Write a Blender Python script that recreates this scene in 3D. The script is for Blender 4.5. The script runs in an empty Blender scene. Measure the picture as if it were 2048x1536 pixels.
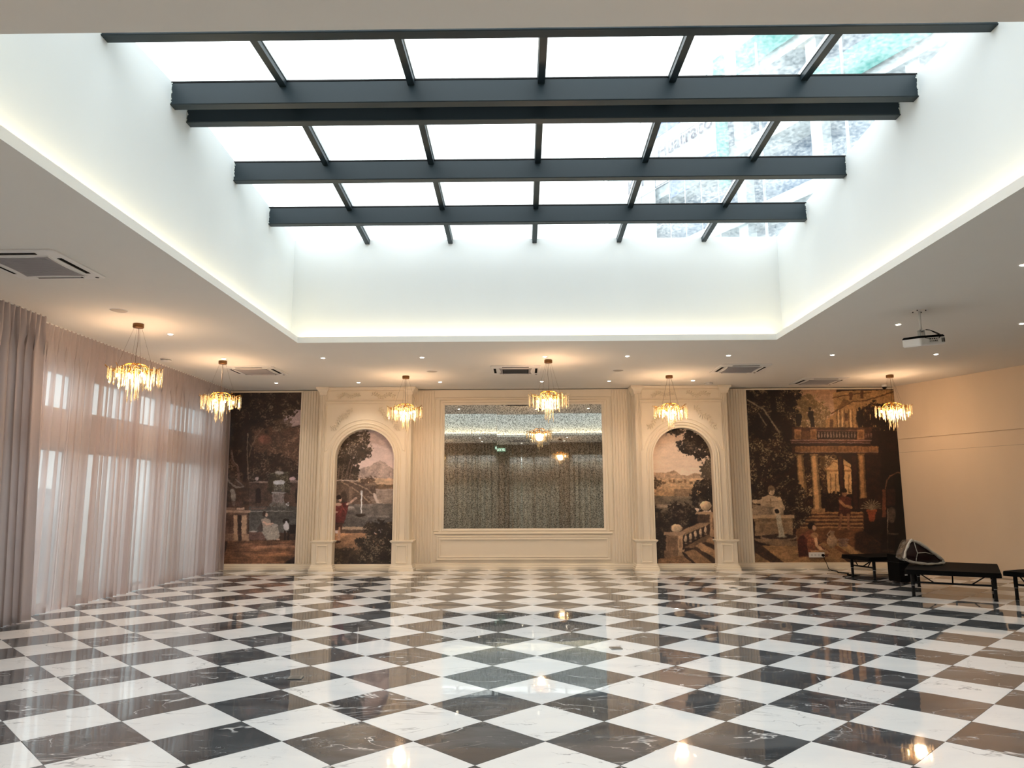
import bpy, math, random
import numpy as np
from mathutils import Vector, Matrix

random.seed(7)
S = bpy.context.scene
COL = S.collection
PI = math.pi

# ------------------------------------------------------------------ camera
F_PX, YAW, PITCH, ROLL, EYE = 1457.16, 0.0131, 0.1538, -0.0037, 1.55
cy, sy, cp, sp = math.cos(YAW), math.sin(YAW), math.cos(PITCH), math.sin(PITCH)
fw = Vector((-sy * cp, cy * cp, sp)); rt = Vector((cy, sy, 0)); up = rt.cross(fw)
cr, sr = math.cos(ROLL), math.sin(ROLL)
rt, up = cr * rt + sr * up, -sr * rt + cr * up
cam = bpy.data.cameras.new('camera'); cam_o = bpy.data.objects.new('camera', cam); COL.objects.link(cam_o)
cam.sensor_width = 36; cam.lens = F_PX / 2048 * 36; cam.clip_start = 0.05; cam.clip_end = 400
m = Matrix.Identity(4)
for i in range(3):
    m[i][0], m[i][1], m[i][2] = rt[i], up[i], -fw[i]
m[2][3] = EYE
cam_o.matrix_world = m
S.camera = cam_o

# ------------------------------------------------------------------ sky (bright, evenly overcast) and exposure
W = bpy.data.worlds.new('sky'); S.world = W; W.use_nodes = True
SKY_STRENGTH = 2.75
bg = W.node_tree.nodes['Background']
bg.inputs[0].default_value = (0.955, 0.985, 1.0, 1); bg.inputs[1].default_value = SKY_STRENGTH
S.view_settings.view_transform = 'Standard'; S.view_settings.look = 'None'
S.view_settings.exposure = 0.40; S.view_settings.gamma = 1.0; S.view_settings.use_curve_mapping = False
S.cycles.use_denoising = True
S.cycles.max_bounces = 7; S.cycles.diffuse_bounces = 4; S.cycles.glossy_bounces = 4
S.cycles.transmission_bounces = 4; S.cycles.transparent_max_bounces = 8
S.cycles.use_adaptive_sampling = True; S.cycles.adaptive_threshold = 0.05
S.cycles.sample_clamp_indirect = 6.0
S.cycles.caustics_reflective = False; S.cycles.caustics_refractive = False

def portal(name, loc, rot, sx, sy_):
    l = bpy.data.lights.new(name, 'AREA'); l.shape = 'RECTANGLE'; l.size = sx; l.size_y = sy_
    l.cycles.is_portal = True
    o = bpy.data.objects.new(name, l); o.location = loc; o.rotation_euler = rot; COL.objects.link(o)
portal('skylight_portal', (0.23, 7.33, 6.1), (0, 0, 0), 8.2, 8.4)
portal('window_portal', (-7.15, 8.0, 2.0), (0, -PI / 2, 0), 4.0, 17.0)

CHANDELIER_WATTS = 44.0
DOWNLIGHT_WATTS = 34.0
COVE_STRENGTH = 16.0

# ------------------------------------------------------------------ helpers
def lin(c):
    c = c / 255.0
    return c / 12.92 if c <= 0.04045 else ((c + 0.055) / 1.055) ** 2.4
def L3(rgb):
    return tuple(lin(v) for v in rgb)

MATS = {}
def mat(name, rgb, rough=0.5, metal=0.0, var=0.05, scale=6.0, bump=0.0, bscale=40.0, spec=0.5, stretch=None):
    if name in MATS:
        return MATS[name]
    M = bpy.data.materials.new(name); M.use_nodes = True
    nt = M.node_tree; N = nt.nodes; K = nt.links
    b = N['Principled BSDF']
    b.inputs['Roughness'].default_value = rough; b.inputs['Metallic'].default_value = metal
    b.inputs['Specular IOR Level'].default_value = spec
    c = L3(rgb)
    tc = N.new('ShaderNodeTexCoord'); no = N.new('ShaderNodeTexNoise')
    no.inputs['Scale'].default_value = scale; no.inputs['Detail'].default_value = 2
    src = tc.outputs['Object']
    if stretch:
        mp = N.new('ShaderNodeMapping'); mp.inputs['Scale'].default_value = stretch
        K.new(src, mp.inputs['Vector']); src = mp.outputs['Vector']
    K.new(src, no.inputs['Vector'])
    mx = N.new('ShaderNodeMix'); mx.data_type = 'RGBA'
    mx.inputs['A'].default_value = tuple(v * (1 - var) for v in c) + (1,)
    mx.inputs['B'].default_value = tuple(min(1, v * (1 + var)) for v in c) + (1,)
    K.new(no.outputs['Fac'], mx.inputs['Factor']); K.new(mx.outputs['Result'], b.inputs['Base Color'])
    if bump:
        n2 = N.new('ShaderNodeTexNoise'); n2.inputs['Scale'].default_value = bscale; n2.inputs['Detail'].default_value = 3
        K.new(src, n2.inputs['Vector'])
        bp = N.new('ShaderNodeBump'); bp.inputs['Distance'].default_value = bump
        K.new(n2.outputs['Fac'], bp.inputs['Height']); K.new(bp.outputs['Normal'], b.inputs['Normal'])
    MATS[name] = M
    return M

def emit_mat(name, rgb, strength):
    if name in MATS: return MATS[name]
    M = bpy.data.materials.new(name); M.use_nodes = True
    b = M.node_tree.nodes['Principled BSDF']
    b.inputs['Base Color'].default_value = (0.8, 0.8, 0.8, 1)
    b.inputs['Emission Color'].default_value = tuple(rgb) + (1,); b.inputs['Emission Strength'].default_value = strength
    MATS[name] = M
    return M

class MB:
    def __init__(s): s.v = []; s.f = []
    def quad(s, *p):
        n = len(s.v); s.v += [tuple(q) for q in p]; s.f.append(tuple(range(n, n + len(p)))); return s
    def box(s, x0, x1, y0, y1, z0, z1, M=None):
        n = len(s.v)
        P = [(x, y, z) for z in (z0, z1) for y in (y0, y1) for x in (x0, x1)]
        if M is not None: P = [tuple(M @ Vector(p)) for p in P]
        s.v += P
        for f in ((0, 2, 3, 1), (4, 5, 7, 6), (0, 1, 5, 4), (2, 6, 7, 3), (0, 4, 6, 2), (1, 3, 7, 5)):
            s.f.append(tuple(n + i for i in f))
        return s
    def loft(s, rings, cap0=True, cap1=True, closed=True):
        n = len(s.v); k = len(rings[0])
        for r in rings: s.v += [tuple(p) for p in r]
        for a in range(len(rings) - 1):
            for i in range(k if closed else k - 1):
                j = (i + 1) % k
                s.f.append((n + a * k + i, n + a * k + j, n + (a + 1) * k + j, n + (a + 1) * k + i))
        if cap0: s.f.append(tuple(n + i for i in reversed(range(k))))
        if cap1: s.f.append(tuple(n + (len(rings) - 1) * k + i for i in range(k)))
        return s
    def tube(s, pts, r, n=6, caps=True):
        pts = [Vector(p) for p in pts]; rings = []
        prev = None
        for i, p in enumerate(pts):
            d = (pts[min(i + 1, len(pts) - 1)] - pts[max(i - 1, 0)]).normalized()
            a = Vector((0, 0, 1)) if abs(d.z) < 0.9 else Vector((1, 0, 0))
            if prev is not None:
                x = prev - d * prev.dot(d)
                x = x.normalized() if x.length > 1e-4 else d.cross(a).normalized()
            else: x = d.cross(a).normalized()
            prev = x
            y = d.cross(x)
            rr = r[i] if isinstance(r, (list, tuple)) else r
            rings.append([p + (x * math.cos(t) + y * math.sin(t)) * rr for t in [2 * PI * k / n for k in range(n)]])
        return s.loft(rings, caps, caps)
    def lathe(s, prof, n=16, c=(0, 0, 0), cap=True):
        rings = [[(c[0] + r * math.cos(2 * PI * k / n), c[1] + r * math.sin(2 * PI * k / n), c[2] + z) for k in range(n)] for r, z in prof]
        return s.loft(rings, cap, cap)
    def sweep(s, path, prof, Y, closed=False):
        """moulding: path in the x-z wall plane, profile (outward offset, depth proud of plane Y)"""
        n = len(path); rings = []
        for i in range(n):
            p = Vector(path[i])
            a = Vector(path[(i - 1) % n]) if (closed or i > 0) else None
            b = Vector(path[(i + 1) % n]) if (closed or i < n - 1) else None
            d1 = (p - a).normalized() if a is not None else (b - p).normalized()
            d2 = (b - p).normalized() if b is not None else d1
            n1 = Vector((-d1.y, d1.x)); n2 = Vector((-d2.y, d2.x))
            mt = (n1 + n2).normalized(); k = 1 / max(0.3, mt.dot(n1))
            rings.append([(p.x + mt.x * k * o, Y - dpt, p.y + mt.y * k * o) for o, dpt in prof])
        if closed: rings.append(rings[0])
        return s.loft(rings, not closed, not closed, closed=False)
    def build(s, name, material, parent=None, smooth=False, loc=None):
        me = bpy.data.meshes.new(name); me.from_pydata(s.v, [], s.f); me.update()
        if material is not None: me.materials.append(material)
        if smooth: me.polygons.foreach_set('use_smooth', [True] * len(me.polygons))
        o = bpy.data.objects.new(name, me); COL.objects.link(o)
        if parent is not None: o.parent = parent
        if loc is not None: o.location = loc
        return o

def tag(o, label=None, cat=None, group=None, kind=None):
    if label: o['label'] = label
    if cat: o['category'] = cat
    if group: o['group'] = group
    if kind: o['kind'] = kind
    return o
def empty(name, loc=(0, 0, 0), rz=0.0):
    o = bpy.data.objects.new(name, None); o.location = loc; o.rotation_euler = (0, 0, rz); o.empty_display_size = 0.1
    COL.objects.link(o); return o
def copy_tree(o, parent=None):
    c = o.copy(); COL.objects.link(c); c.parent = parent
    for ch in list(o.children):
        if ch is not c: copy_tree(ch, c)
    return c
def rect(x0, x1, z0, z1):      # clockwise so that the profile offset points outward
    return [(x0, z0), (x0, z1), (x1, z1), (x1, z0)]

# ------------------------------------------------------------------ key dimensions (metres)
ZC = 3.96                      # ceiling
YW = 16.27                     # back wall face
XL = -6.85                     # left wall face
YR = -0.85                     # rear wall face
WX0, WX1, WY0, WY1 = -3.69, 4.155, 3.28, 11.38      # skylight well
LX0, LX1, LY0, LY1 = -3.52, 3.985, 3.46, 11.19      # ceiling edge round the well
RIDGE = 7.33
def glass_z(y): return 5.93 - 0.0545 * abs(y - RIDGE)

m_ceil = mat('ceiling_paint', (226, 223, 216), 0.85, var=0.015, scale=2)
m_well = mat('well_paint', (218, 223, 224), 0.8, var=0.025, scale=1.5, stretch=(1, 1, 0.25))
m_cream = mat('cream_paint', (236, 223, 201), 0.55, var=0.02, scale=3)
m_plaster = mat('plaster_wall', (234, 214, 188), 0.75, var=0.05, scale=1.6, stretch=(1, 1, 0.35), bump=0.001, bscale=9)
m_wallside = mat('side_wall_paint', (214, 208, 202), 0.8, var=0.03)
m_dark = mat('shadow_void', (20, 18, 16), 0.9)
m_steel = mat('dark_green_steel', (25, 39, 46), 0.45, spec=0.35, var=0.2, scale=2.2, stretch=(0.25, 1, 1))
m_alu = mat('bright_aluminium', (190, 195, 196), 0.35, 0.6)
m_grout = mat('grout', (120, 116, 110), 0.8)
m_conc = mat('pale_concrete', (205, 208, 206), 0.85, var=0.1, scale=1.5)
m_black = mat('black_cloth', (7, 6, 6), 0.85, var=0.2, spec=0.12)
m_blackmetal = mat('black_metal', (10, 10, 11), 0.5, var=0.1, spec=0.25)
m_whiteplastic = mat('white_plastic', (228, 226, 222), 0.4, var=0.02)
m_greyplastic = mat('grey_grille', (150, 147, 148), 0.6, var=0.1, scale=30)
m_gold = mat('gilded_metal', (214, 160, 70), 0.25, 1.0, var=0.1, scale=30)
m_bronze = mat('bronze_canopy', (120, 86, 52), 0.4, 0.7, var=0.1)
m_wire = mat('wire', (96, 74, 52), 0.4, 0.6)

# ------------------------------------------------------------------ floor: marble tiles laid on the diagonal
def tile_mat(name, base, cloud, vein, vein_w, vein_amt):
    M = bpy.data.materials.new(name); M.use_nodes = True
    nt = M.node_tree; N = nt.nodes; K = nt.links; b = N['Principled BSDF']
    b.inputs['Roughness'].default_value = 0.035; b.inputs['IOR'].default_value = 1.52
    ge = N.new('ShaderNodeNewGeometry'); oi = N.new('ShaderNodeObjectInfo')
    ad = N.new('ShaderNodeMath'); ad.operation = 'ADD'
    K.new(ge.outputs['Random Per Island'], ad.inputs[0]); K.new(oi.outputs['Random'], ad.inputs[1])
    cx = N.new('ShaderNodeCombineXYZ')
    for i, k in enumerate((37.0, 91.0, 53.0)):
        mu = N.new('ShaderNodeMath'); mu.operation = 'MULTIPLY'; mu.inputs[1].default_value = k
        K.new(ad.outputs[0], mu.inputs[0]); K.new(mu.outputs[0], cx.inputs[i])
    va = N.new('ShaderNodeVectorMath'); va.operation = 'ADD'
    K.new(ge.outputs['Position'], va.inputs[0]); K.new(cx.outputs[0], va.inputs[1])
    mp = N.new('ShaderNodeMapping'); mp.inputs['Rotation'].default_value = (0, 0, 0.6); mp.inputs['Scale'].default_value = (1, 2.2, 1)
    K.new(va.outputs[0], mp.inputs['Vector'])
    def noise(scale, det, dist):
        n = N.new('ShaderNodeTexNoise'); n.inputs['Scale'].default_value = scale; n.inputs['Detail'].default_value = det
        n.inputs['Distortion'].default_value = dist; K.new(mp.outputs[0], n.inputs['Vector']); return n.outputs['Fac']
    def mrange(src, a, c, d, e):
        r = N.new('ShaderNodeMapRange'); r.inputs[1].default_value = a; r.inputs[2].default_value = c
        r.inputs[3].default_value = d; r.inputs[4].default_value = e; K.new(src, r.inputs[0]); return r.outputs[0]
    def math2(op, a, c):
        x = N.new('ShaderNodeMath'); x.operation = op
        for i, q in enumerate((a, c)):
            if isinstance(q, float): x.inputs[i].default_value = q
            else: K.new(q, x.inputs[i])
        return x.outputs[0]
    v = math2('ABSOLUTE', math2('SUBTRACT', noise(1.1, 5, 0.9), 0.5), 0.0)
    v = mrange(v, 0.0, vein_w, 1.0, 0.0)
    v = math2('MULTIPLY', v, mrange(noise(1.7, 2, 0.0), 0.44, 0.60, 0.0, 1.0))
    v2 = math2('ABSOLUTE', math2('SUBTRACT', noise(3.1, 4, 1.6), 0.5), 0.0)
    v2 = math2('MULTIPLY', mrange(v2, 0.0, vein_w, 0.45, 0.0), mrange(noise(2.3, 2, 0.0), 0.5, 0.7, 0.0, 1.0))
    v = math2('MULTIPLY', math2('MAXIMUM', v, v2), vein_amt)
    mx = N.new('ShaderNodeMix'); mx.data_type = 'RGBA'
    mx.inputs['A'].default_value = L3(base) + (1,); mx.inputs['B'].default_value = L3(cloud) + (1,)
    K.new(mrange(noise(1.6, 5, 0.7), 0.34, 0.68, 0.0, 1.0), mx.inputs['Factor'])
    my = N.new('ShaderNodeMix'); my.data_type = 'RGBA'; my.inputs['B'].default_value = L3(vein) + (1,)
    K.new(mx.outputs['Result'], my.inputs['A']); K.new(v, my.inputs['Factor'])
    K.new(my.outputs['Result'], b.inputs['Base Color'])
    nb = N.new('ShaderNodeTexNoise'); nb.inputs['Scale'].default_value = 2.6; nb.inputs['Detail'].default_value = 2
    K.new(va.outputs[0], nb.inputs['Vector'])
    bp = N.new('ShaderNodeBump'); bp.inputs['Distance'].default_value = 0.0011
    K.new(nb.outputs['Fac'], bp.inputs['Height']); K.new(bp.outputs['Normal'], b.inputs['Normal'])
    return M
m_tile_w = tile_mat('white_marble', (242, 242, 241), (233, 234, 235), (140, 141, 145), 0.007, 0.8)
m_tile_d = tile_mat('grey_marble', (66, 69, 72), (98, 101, 104), (228, 228, 228), 0.009, 0.95)

fl = MB().box(-7.05, 11.2, -1.05, 16.6, -0.12, -0.012).build('floor', m_grout)
tag(fl, 'polished black and white marble floor laid in diamonds', None, None, 'structure')
HD = 0.6 / math.sqrt(2)                 # half diagonal
GX, GY = -0.2842, 4.5477                # a tile corner
def tile_mesh(name, mtl):
    e = 0.2988 * math.sqrt(2); c = e - 0.0012
    mb = MB()
    def dia(r, z): return [(r, 0, z), (0, r, z), (-r, 0, z), (0, -r, z)]
    mb.loft([dia(e, -0.012), dia(e, -0.0007), dia(c, 0.0)], False, True)
    me = bpy.data.meshes.new(name); me.from_pydata(mb.v, [], mb.f); me.materials.append(mtl); me.update(); return me
tm_w, tm_d = tile_mesh('white_tile', m_tile_w), tile_mesh('grey_tile', m_tile_d)
def right_x(y):                          # plan line of the right-hand wall
    return 8.34 + (YW - y) * 0.4037 if y > 10.2 else 10.79
cands = []
for i in range(-22, 34):
    for j in range(-16, 32):
        if (i + j) % 2 == 0: continue
        x, y = GX + i * HD, GY + j * HD
        if x < XL - 0.3 or x > right_x(y) + 0.3 or y < YR - 0.3 or y > YW + 0.3: continue
        # columns of diamonds alternate: odd columns are white
        white = (i % 2 != 0)
        d = Vector((x, y, -EYE)); z = d.dot(fw)
        vis = z > 0.3 and abs(d.dot(rt)) / z < 0.74 and -d.dot(up) / z < 0.57 + 0.3 / z
        cands.append((0 if vis else 1, y, x, white))
cands.sort()
rng = random.Random(3)
for side, (mt_, tm) in enumerate(((m_tile_w, tm_w), (m_tile_d, tm_d))):
    sel = [c for c in cands if c[3] == (side == 0)]
    rest = MB()
    for k, (vz, y, x, w) in enumerate(sel):
        tx, ty = rng.gauss(0, 0.0011), rng.gauss(0, 0.0011)
        if k < 150 and vz == 0:
            o = bpy.data.objects.new('floor_tile', tm); COL.objects.link(o); o.parent = fl
            o.location = (x, y, 0); o.rotation_euler = (tx, ty, 0)
        else:
            n = len(rest.v)
            for v in tm.vertices: rest.v.append((v.co.x + x, v.co.y + y, v.co.z + v.co.y * tx - v.co.x * ty))
            for p in tm.polygons: rest.f.append(tuple(n + q for q in p.vertices))
    o = rest.build('floor_tiles', mt_, fl); o['kind'] = 'stuff'

# ------------------------------------------------------------------ ceiling, skylight well
c = MB()
CX0, CX1, CY0, CY1 = -7.05, 11.2, -1.05, 16.6
c.box(CX0, LX0, CY0, CY1, ZC, 4.054); c.box(LX1, CX1, CY0, CY1, ZC, 4.054)
c.box(LX0, LX1, CY0, LY0, ZC, 4.054); c.box(LX0, LX1, LY1, CY1, ZC, 4.054)
ceil = tag(c.build('ceiling', m_ceil), 'flat painted ceiling with a square skylight opening', None, None, 'structure')
T = 0.2
def well_wall(name, pts, lab):      # pts: outline in plan (inner x0,y0,x1,y1) extruded up to the glass
    mb = MB()
    (x0, y0), (x1, y1), (nx, ny) = pts
    ys = [(x0 + (x1 - x0) * t, y0 + (y1 - y0) * t) for t in (0, 0.5, 1)]
    rings = []
    for x, y in ys:
        zt = glass_z(y)
        rings.append([(x, y, 4.05), (x, y, zt), (x + nx * T, y + ny * T, zt), (x + nx * T, y + ny * T, 4.05)])
    mb.loft(rings); o = mb.build(name, m_well); tag(o, lab, None, None, 'structure')
well_wall('wall_skylight_left', ((WX0, WY0), (WX0, WY1), (-1, 0)), 'white side of the skylight well on the curtain side')
well_wall('wall_skylight_right', ((WX1, WY0), (WX1, WY1), (1, 0)), 'white side of the skylight well on the projector side')
well_wall('wall_skylight_back', ((WX0 - T, WY1), (WX1 + T, WY1), (0, 1)), 'white end of the skylight well above the murals')
well_wall('wall_skylight_front', ((WX0 - T, WY0), (WX1 + T, WY0), (0, -1)), 'white end of the skylight well seen only in the mirror')
# warm LED tape lying on the ledge behind the ceiling edge
m_led = emit_mat('warm_led', (1.0, 0.75, 0.38), COVE_STRENGTH)
led = empty('cove_light', (0, 0, 4.054))
g = 0.075
for n, (a, b, cc, d) in enumerate(((LX0 - g - 0.02, LX0 - g, LY0, LY1), (LX1 + g, LX1 + g + 0.02, LY0, LY1),
                                   (LX0, LX1, LY1 + g, LY1 + g + 0.02), (LX0, LX1, LY0 - g - 0.02, LY0 - g))):
    MB().box(a, b, cc, d, 0.001, 0.012).build('led_tape', m_led, led)
tag(led, 'warm white LED tape hidden on the ledge round the skylight', 'cove light')

# skylight glazing: two slopes, five glazing bars each, panes between them
def glass_mat():
    M = bpy.data.materials.new('dusty_glass'); M.use_nodes = True
    nt = M.node_tree; N = nt.nodes; K = nt.links
    N.remove(N['Principled BSDF']); out = N['Material Output']
    tr = N.new('ShaderNodeBsdfTransparent'); tr.inputs[0].default_value = (0.965, 0.985, 0.985, 1)
    gl = N.new('ShaderNodeBsdfGlossy'); gl.inputs['Roughness'].default_value = 0.03; gl.inputs['Color'].default_value = (1, 1, 1, 1)
    du = N.new('ShaderNodeBsdfTranslucent'); du.inputs[0].default_value = (0.85, 0.92, 0.93, 1)
    tc = N.new('ShaderNodeTexCoord')
    n1 = N.new('ShaderNodeTexNoise'); n1.inputs['Scale'].default_value = 22; n1.inputs['Detail'].default_value = 5
    n2 = N.new('ShaderNodeTexNoise'); n2.inputs['Scale'].default_value = 1.3; n2.inputs['Detail'].default_value = 5
    K.new(tc.outputs['Object'], n1.inputs['Vector']); K.new(tc.outputs['Object'], n2.inputs['Vector'])
    mu = N.new('ShaderNodeMath'); mu.operation = 'MULTIPLY'; K.new(n1.outputs['Fac'], mu.inputs[0]); K.new(n2.outputs['Fac'], mu.inputs[1])
    mr = N.new('ShaderNodeMapRange'); K.new(mu.outputs[0], mr.inputs[0])
    mr.inputs[1].default_value = 0.12; mr.inputs[2].default_value = 0.42; mr.inputs[3].default_value = 0.02; mr.inputs[4].default_value = 0.28
    m1 = N.new('ShaderNodeMixShader'); K.new(mr.outputs[0], m1.inputs[0]); K.new(tr.outputs[0], m1.inputs[1]); K.new(du.outputs[0], m1.inputs[2])
    m2 = N.new('ShaderNodeMixShader'); m2.inputs[0].default_value = 0.045; K.new(m1.outputs[0], m2.inputs[1]); K.new(gl.outputs[0], m2.inputs[2])
    K.new(m2.outputs[0], out.inputs[0]); return M
m_glass = glass_mat()
BARS = [-2.501, -1.144, 0.226, 1.599, 2.975]
win = empty('window_1', (0, RIDGE, 5.9)); tag(win, 'glazed skylight of dusty panes between dark bars', None, None, 'structure')
edges = [WX0 - 0.1] + BARS + [WX1 + 0.1]
for sgn in (-1, 1):
    ye = WY1 if sgn > 0 else WY0
    def zz(y): return glass_z(y) - 5.9
    for a, b in zip(edges[:-1], edges[1:]):
        mb = MB()
        y0, y1 = (0.0, ye + 0.15 * sgn - RIDGE)
        z0, z1 = zz(RIDGE) + 0.004, zz(ye + 0.15 * sgn) + 0.004
        mb.loft([[(a + 0.01, y0, z0), (b - 0.01, y0, z0), (b - 0.01, y0, z0 + 0.012), (a + 0.01, y0, z0 + 0.012)],
                 [(a + 0.01, y1, z1), (b - 0.01, y1, z1), (b - 0.01, y1, z1 + 0.012), (a + 0.01, y1, z1 + 0.012)]])
        mb.build('pane', m_glass, win)
    for x in BARS:
        for w, d0, d1, mm, nm in ((0.036, -0.075, 0.0, m_steel, 'glazing_bar'), (0.044, -0.012, 0.03, m_alu, 'glazing_cap')):
            mb = MB(); y0, y1 = 0.0, ye + 0.02 * sgn - RIDGE
            z0, z1 = zz(RIDGE), zz(ye)
            mb.loft([[(x - w, y, z + d0), (x + w, y, z + d0), (x + w, y, z + d1), (x - w, y, z + d1)] for y, z in ((y0, z0), (y1, z1))])
            mb.build(nm, mm, win)
MB().box(WX0, WX1, -0.06, 0.06, -0.01, 0.06).build('ridge_cap', m_steel, win)
# steel beams across the well
def beam(y0, y1, lab):
    yc = (y0 + y1) / 2; zt = min(glass_z(y0), glass_z(y1)) - 0.004
    o = empty('steel_beam', ((WX0 + WX1) / 2, yc, zt - 0.26))
    hx, hy = (WX1 - WX0) / 2, (y1 - y0) / 2
    mb = MB()
    e = 0.008
    sec = [(-hy + e, 0), (hy - e, 0), (hy, e), (hy, 0.24), (-hy, 0.24), (-hy, e)]
    mb.loft([[(x, y, z) for y, z in sec] for x in (-hx, hx)]); mb.build('box_section', m_steel, o)
    MB().box(-hx, hx, -hy - 0.004, hy + 0.004, 0.246, 0.262).build('top_strip', m_blackmetal, o)
    scr = mat('chipped_white_edge', (190, 196, 194), 0.8, var=0.2, scale=30)
    for sx in (-1, 1):                                    # ragged filler where the beam meets the plaster
        fb = MB(); r2 = random.Random(int(y0 * 100) + sx)
        for k in range(16):
            z = 0.01 + 0.015 * k; w = 0.006 + 0.018 * r2.random() * r2.random()
            fb.box(sx * hx - (w if sx > 0 else 0), sx * hx + (0 if sx > 0 else w), -hy - 0.002, -hy + 0.001, z, z + 0.015)
        fb.build('filler_edge', scr, o)
    tag(o, lab, 'beam', 'dark steel beams across the skylight', 'thing')
beam(4.43, 4.55, 'dark steel skylight beam nearest the mirrored end of the well')
beam(5.82, 5.94, 'dark steel beam along the top of the photo, partly hidden by the near ceiling')
beam(7.09, 7.21, 'deep dark steel beam just before the ridge, chipped white at its end')
beam(7.46, 7.58, 'dark steel beam close behind the deepest one at the ridge')
beam(8.80, 8.92, 'dark steel beam second from the far end of the skylight')
beam(10.12, 10.24, 'dark steel beam closest to the far white end of the skylight')

# ------------------------------------------------------------------ walls
wb = MB().box(-7.05, 8.42, YW, YW + 0.1, 0, 3.943)
wall_back = tag(wb.build('wall_back', m_cream), 'cream panelled end wall with murals, arches and mirror', None, None, 'structure')
tag(MB().box(-7.05, 11.2, 16.5, 16.6, -0.1, 4.0).build('wall_back_shell', m_dark), 'backing wall coloured dark for the shade in the gap', None, None, 'structure')  # closes the hollow behind the panel; the gap's shade is put into its colour
# right wall: leaves the corner at an angle, with a shadow groove
rw = empty('wall_right', (8.34, YW, 0), math.atan2(-0.927, 0.374))
tag(rw, 'warm plain plaster wall with one horizontal groove', None, None, 'structure')
LEN = 6.55
for nm, z0, z1, d in (('plaster_lower', 0, 2.77, 0.0), ('plaster_upper', 2.782, 3.96, -0.008), ('groove', 2.77, 2.782, 0.02)):
    MB().box(-0.05, LEN, 0.0 + d, 0.25, z0, z1).build(nm, m_plaster, rw)
MB().box(-0.02, LEN, -0.002, 0.02, 2.484, 2.489).build('plaster_seam', mat('seam', (170, 150, 128), 0.8), rw)
tag(MB().box(10.79, 11.0, -0.85, 10.25, 0, 3.96).build('wall_right_near', m_plaster), 'plain plaster side wall outside the picture', None, None, 'structure')

# left window wall and rear window wall: solid pieces round two rows of openings
def window_wall(name, lab, openings, a0, a1, place, wins, first):
    mb = MB()
    z = [(0.0, 0.02), (2.30, 2.84), (3.45, 3.96)]
    for z0, z1 in z: place(mb, a0, a1, z0, z1)
    p = a0
    for s, e in openings:
        place(mb, p, s, 0.02, 2.30); place(mb, p, s, 2.84, 3.45); p = e
    place(mb, p, a1, 0.02, 2.30); place(mb, p, a1, 2.84, 3.45)
    tag(mb.build(name, m_wallside), lab, None, None, 'structure')
    for n, (s, e) in enumerate(openings):
        w = empty('window_%d' % (first + n)); tag(w, wins % n, None, None, 'structure')
        for z0, z1 in ((0.02, 2.30), (2.84, 3.45)):
            fr = MB(); k = 0.05
            place(fr, s, s + k, z0, z1, True); place(fr, e - k, e, z0, z1, True)
            place(fr, s, e, z0, z0 + k, True); place(fr, s, e, z1 - k, z1, True)
            mid = (s + e) / 2; place(fr, mid - 0.025, mid + 0.025, z0, z1, True)
            fo = fr.build('frame', m_alu, w)
            for q0, q1 in ((s + k, mid - 0.025), (mid + 0.025, e - k)):
                pn = MB(); place(pn, q0, q1, z0 + k, z1 - k, None); pn.build('pane', m_glass, fo)
def place_left(mb, a, b, z0, z1, fr=False):
    if fr is None: mb.box(-6.956, -6.95, a, b, z0, z1)
    elif fr: mb.box(-6.98, -6.92, a, b, z0, z1)
    else: mb.box(-7.05, -6.85, a, b, z0, z1)
def place_rear(mb, a, b, z0, z1, fr=False):
    if fr is None: mb.box(a, b, -0.956, -0.95, z0, z1)
    elif fr: mb.box(a, b, -0.98, -0.92, z0, z1)
    else: mb.box(a, b, -1.05, -0.85, z0, z1)
window_wall('wall_left', 'window wall behind the sheer curtains', [(-0.3, 2.2), (2.65, 5.2), (5.65, 8.1), (8.55, 10.95), (11.38, 13.6), (14.0, 15.75)],
            -1.05, 16.6, place_left, 'tall two-tier window behind the sheer curtain, bay %d from the camera end', 2)
window_wall('wall_rear', 'window wall behind the camera seen in the mirror', [(-6.2, -3.9), (-3.4, -1.1), (-0.6, 1.7), (2.2, 4.5), (5.2, 7.6)],
            -6.85, 10.9, place_rear, 'two-tier window behind the mirrored curtain, bay %d', 8)

# baseboards, with a stepped profile
def baseboard(name, x0, x1, Y, lab):
    mb = MB()
    sec = [(0, 0), (-0.045, 0), (-0.045, 0.05), (-0.036, 0.06), (-0.036, 0.085), (-0.022, 0.095), (-0.022, 0.115), (-0.008, 0.125), (0, 0.125)]
    mb.loft([[(x, Y + y, z) for y, z in sec] for x in (x0, x1)])
    tag(mb.build(name, m_cream), lab, None, None, 'structure')
baseboard('baseboard_back_left', -6.85, -4.5, YW, 'cream stepped baseboard under the waterfall mural')
baseboard('baseboard_back_middle', -2.36, 2.43, YW, 'cream stepped baseboard under the mirror')
baseboard('baseboard_back_right', 4.6, 8.36, YW, 'cream stepped baseboard under the temple mural')

# fluted strips either side of each bay (children of the wall)
def flutes(x0, x1, n, z0=0.125, z1=3.925):
    mb = MB(); w = (x1 - x0) / n
    sec = []
    for k in range(n):
        a = x0 + k * w
        sec += [(a, 0.004), (a + w * 0.12, 0.022), (a + w * 0.62, 0.022), (a + w * 0.74, 0.004)]
    sec.append((x1, 0.004))
    mb.loft([[(x, YW - d, z) for x, d in sec] for z in (z0, z1)], False, False, closed=False)
    mb.build('fluted_strip', m_cream, wall_back)
flutes(-4.98, -4.44, 9); flutes(-2.44, -1.95, 8); flutes(2.02, 2.52, 8); flutes(4.50, 5.04, 9)

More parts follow.
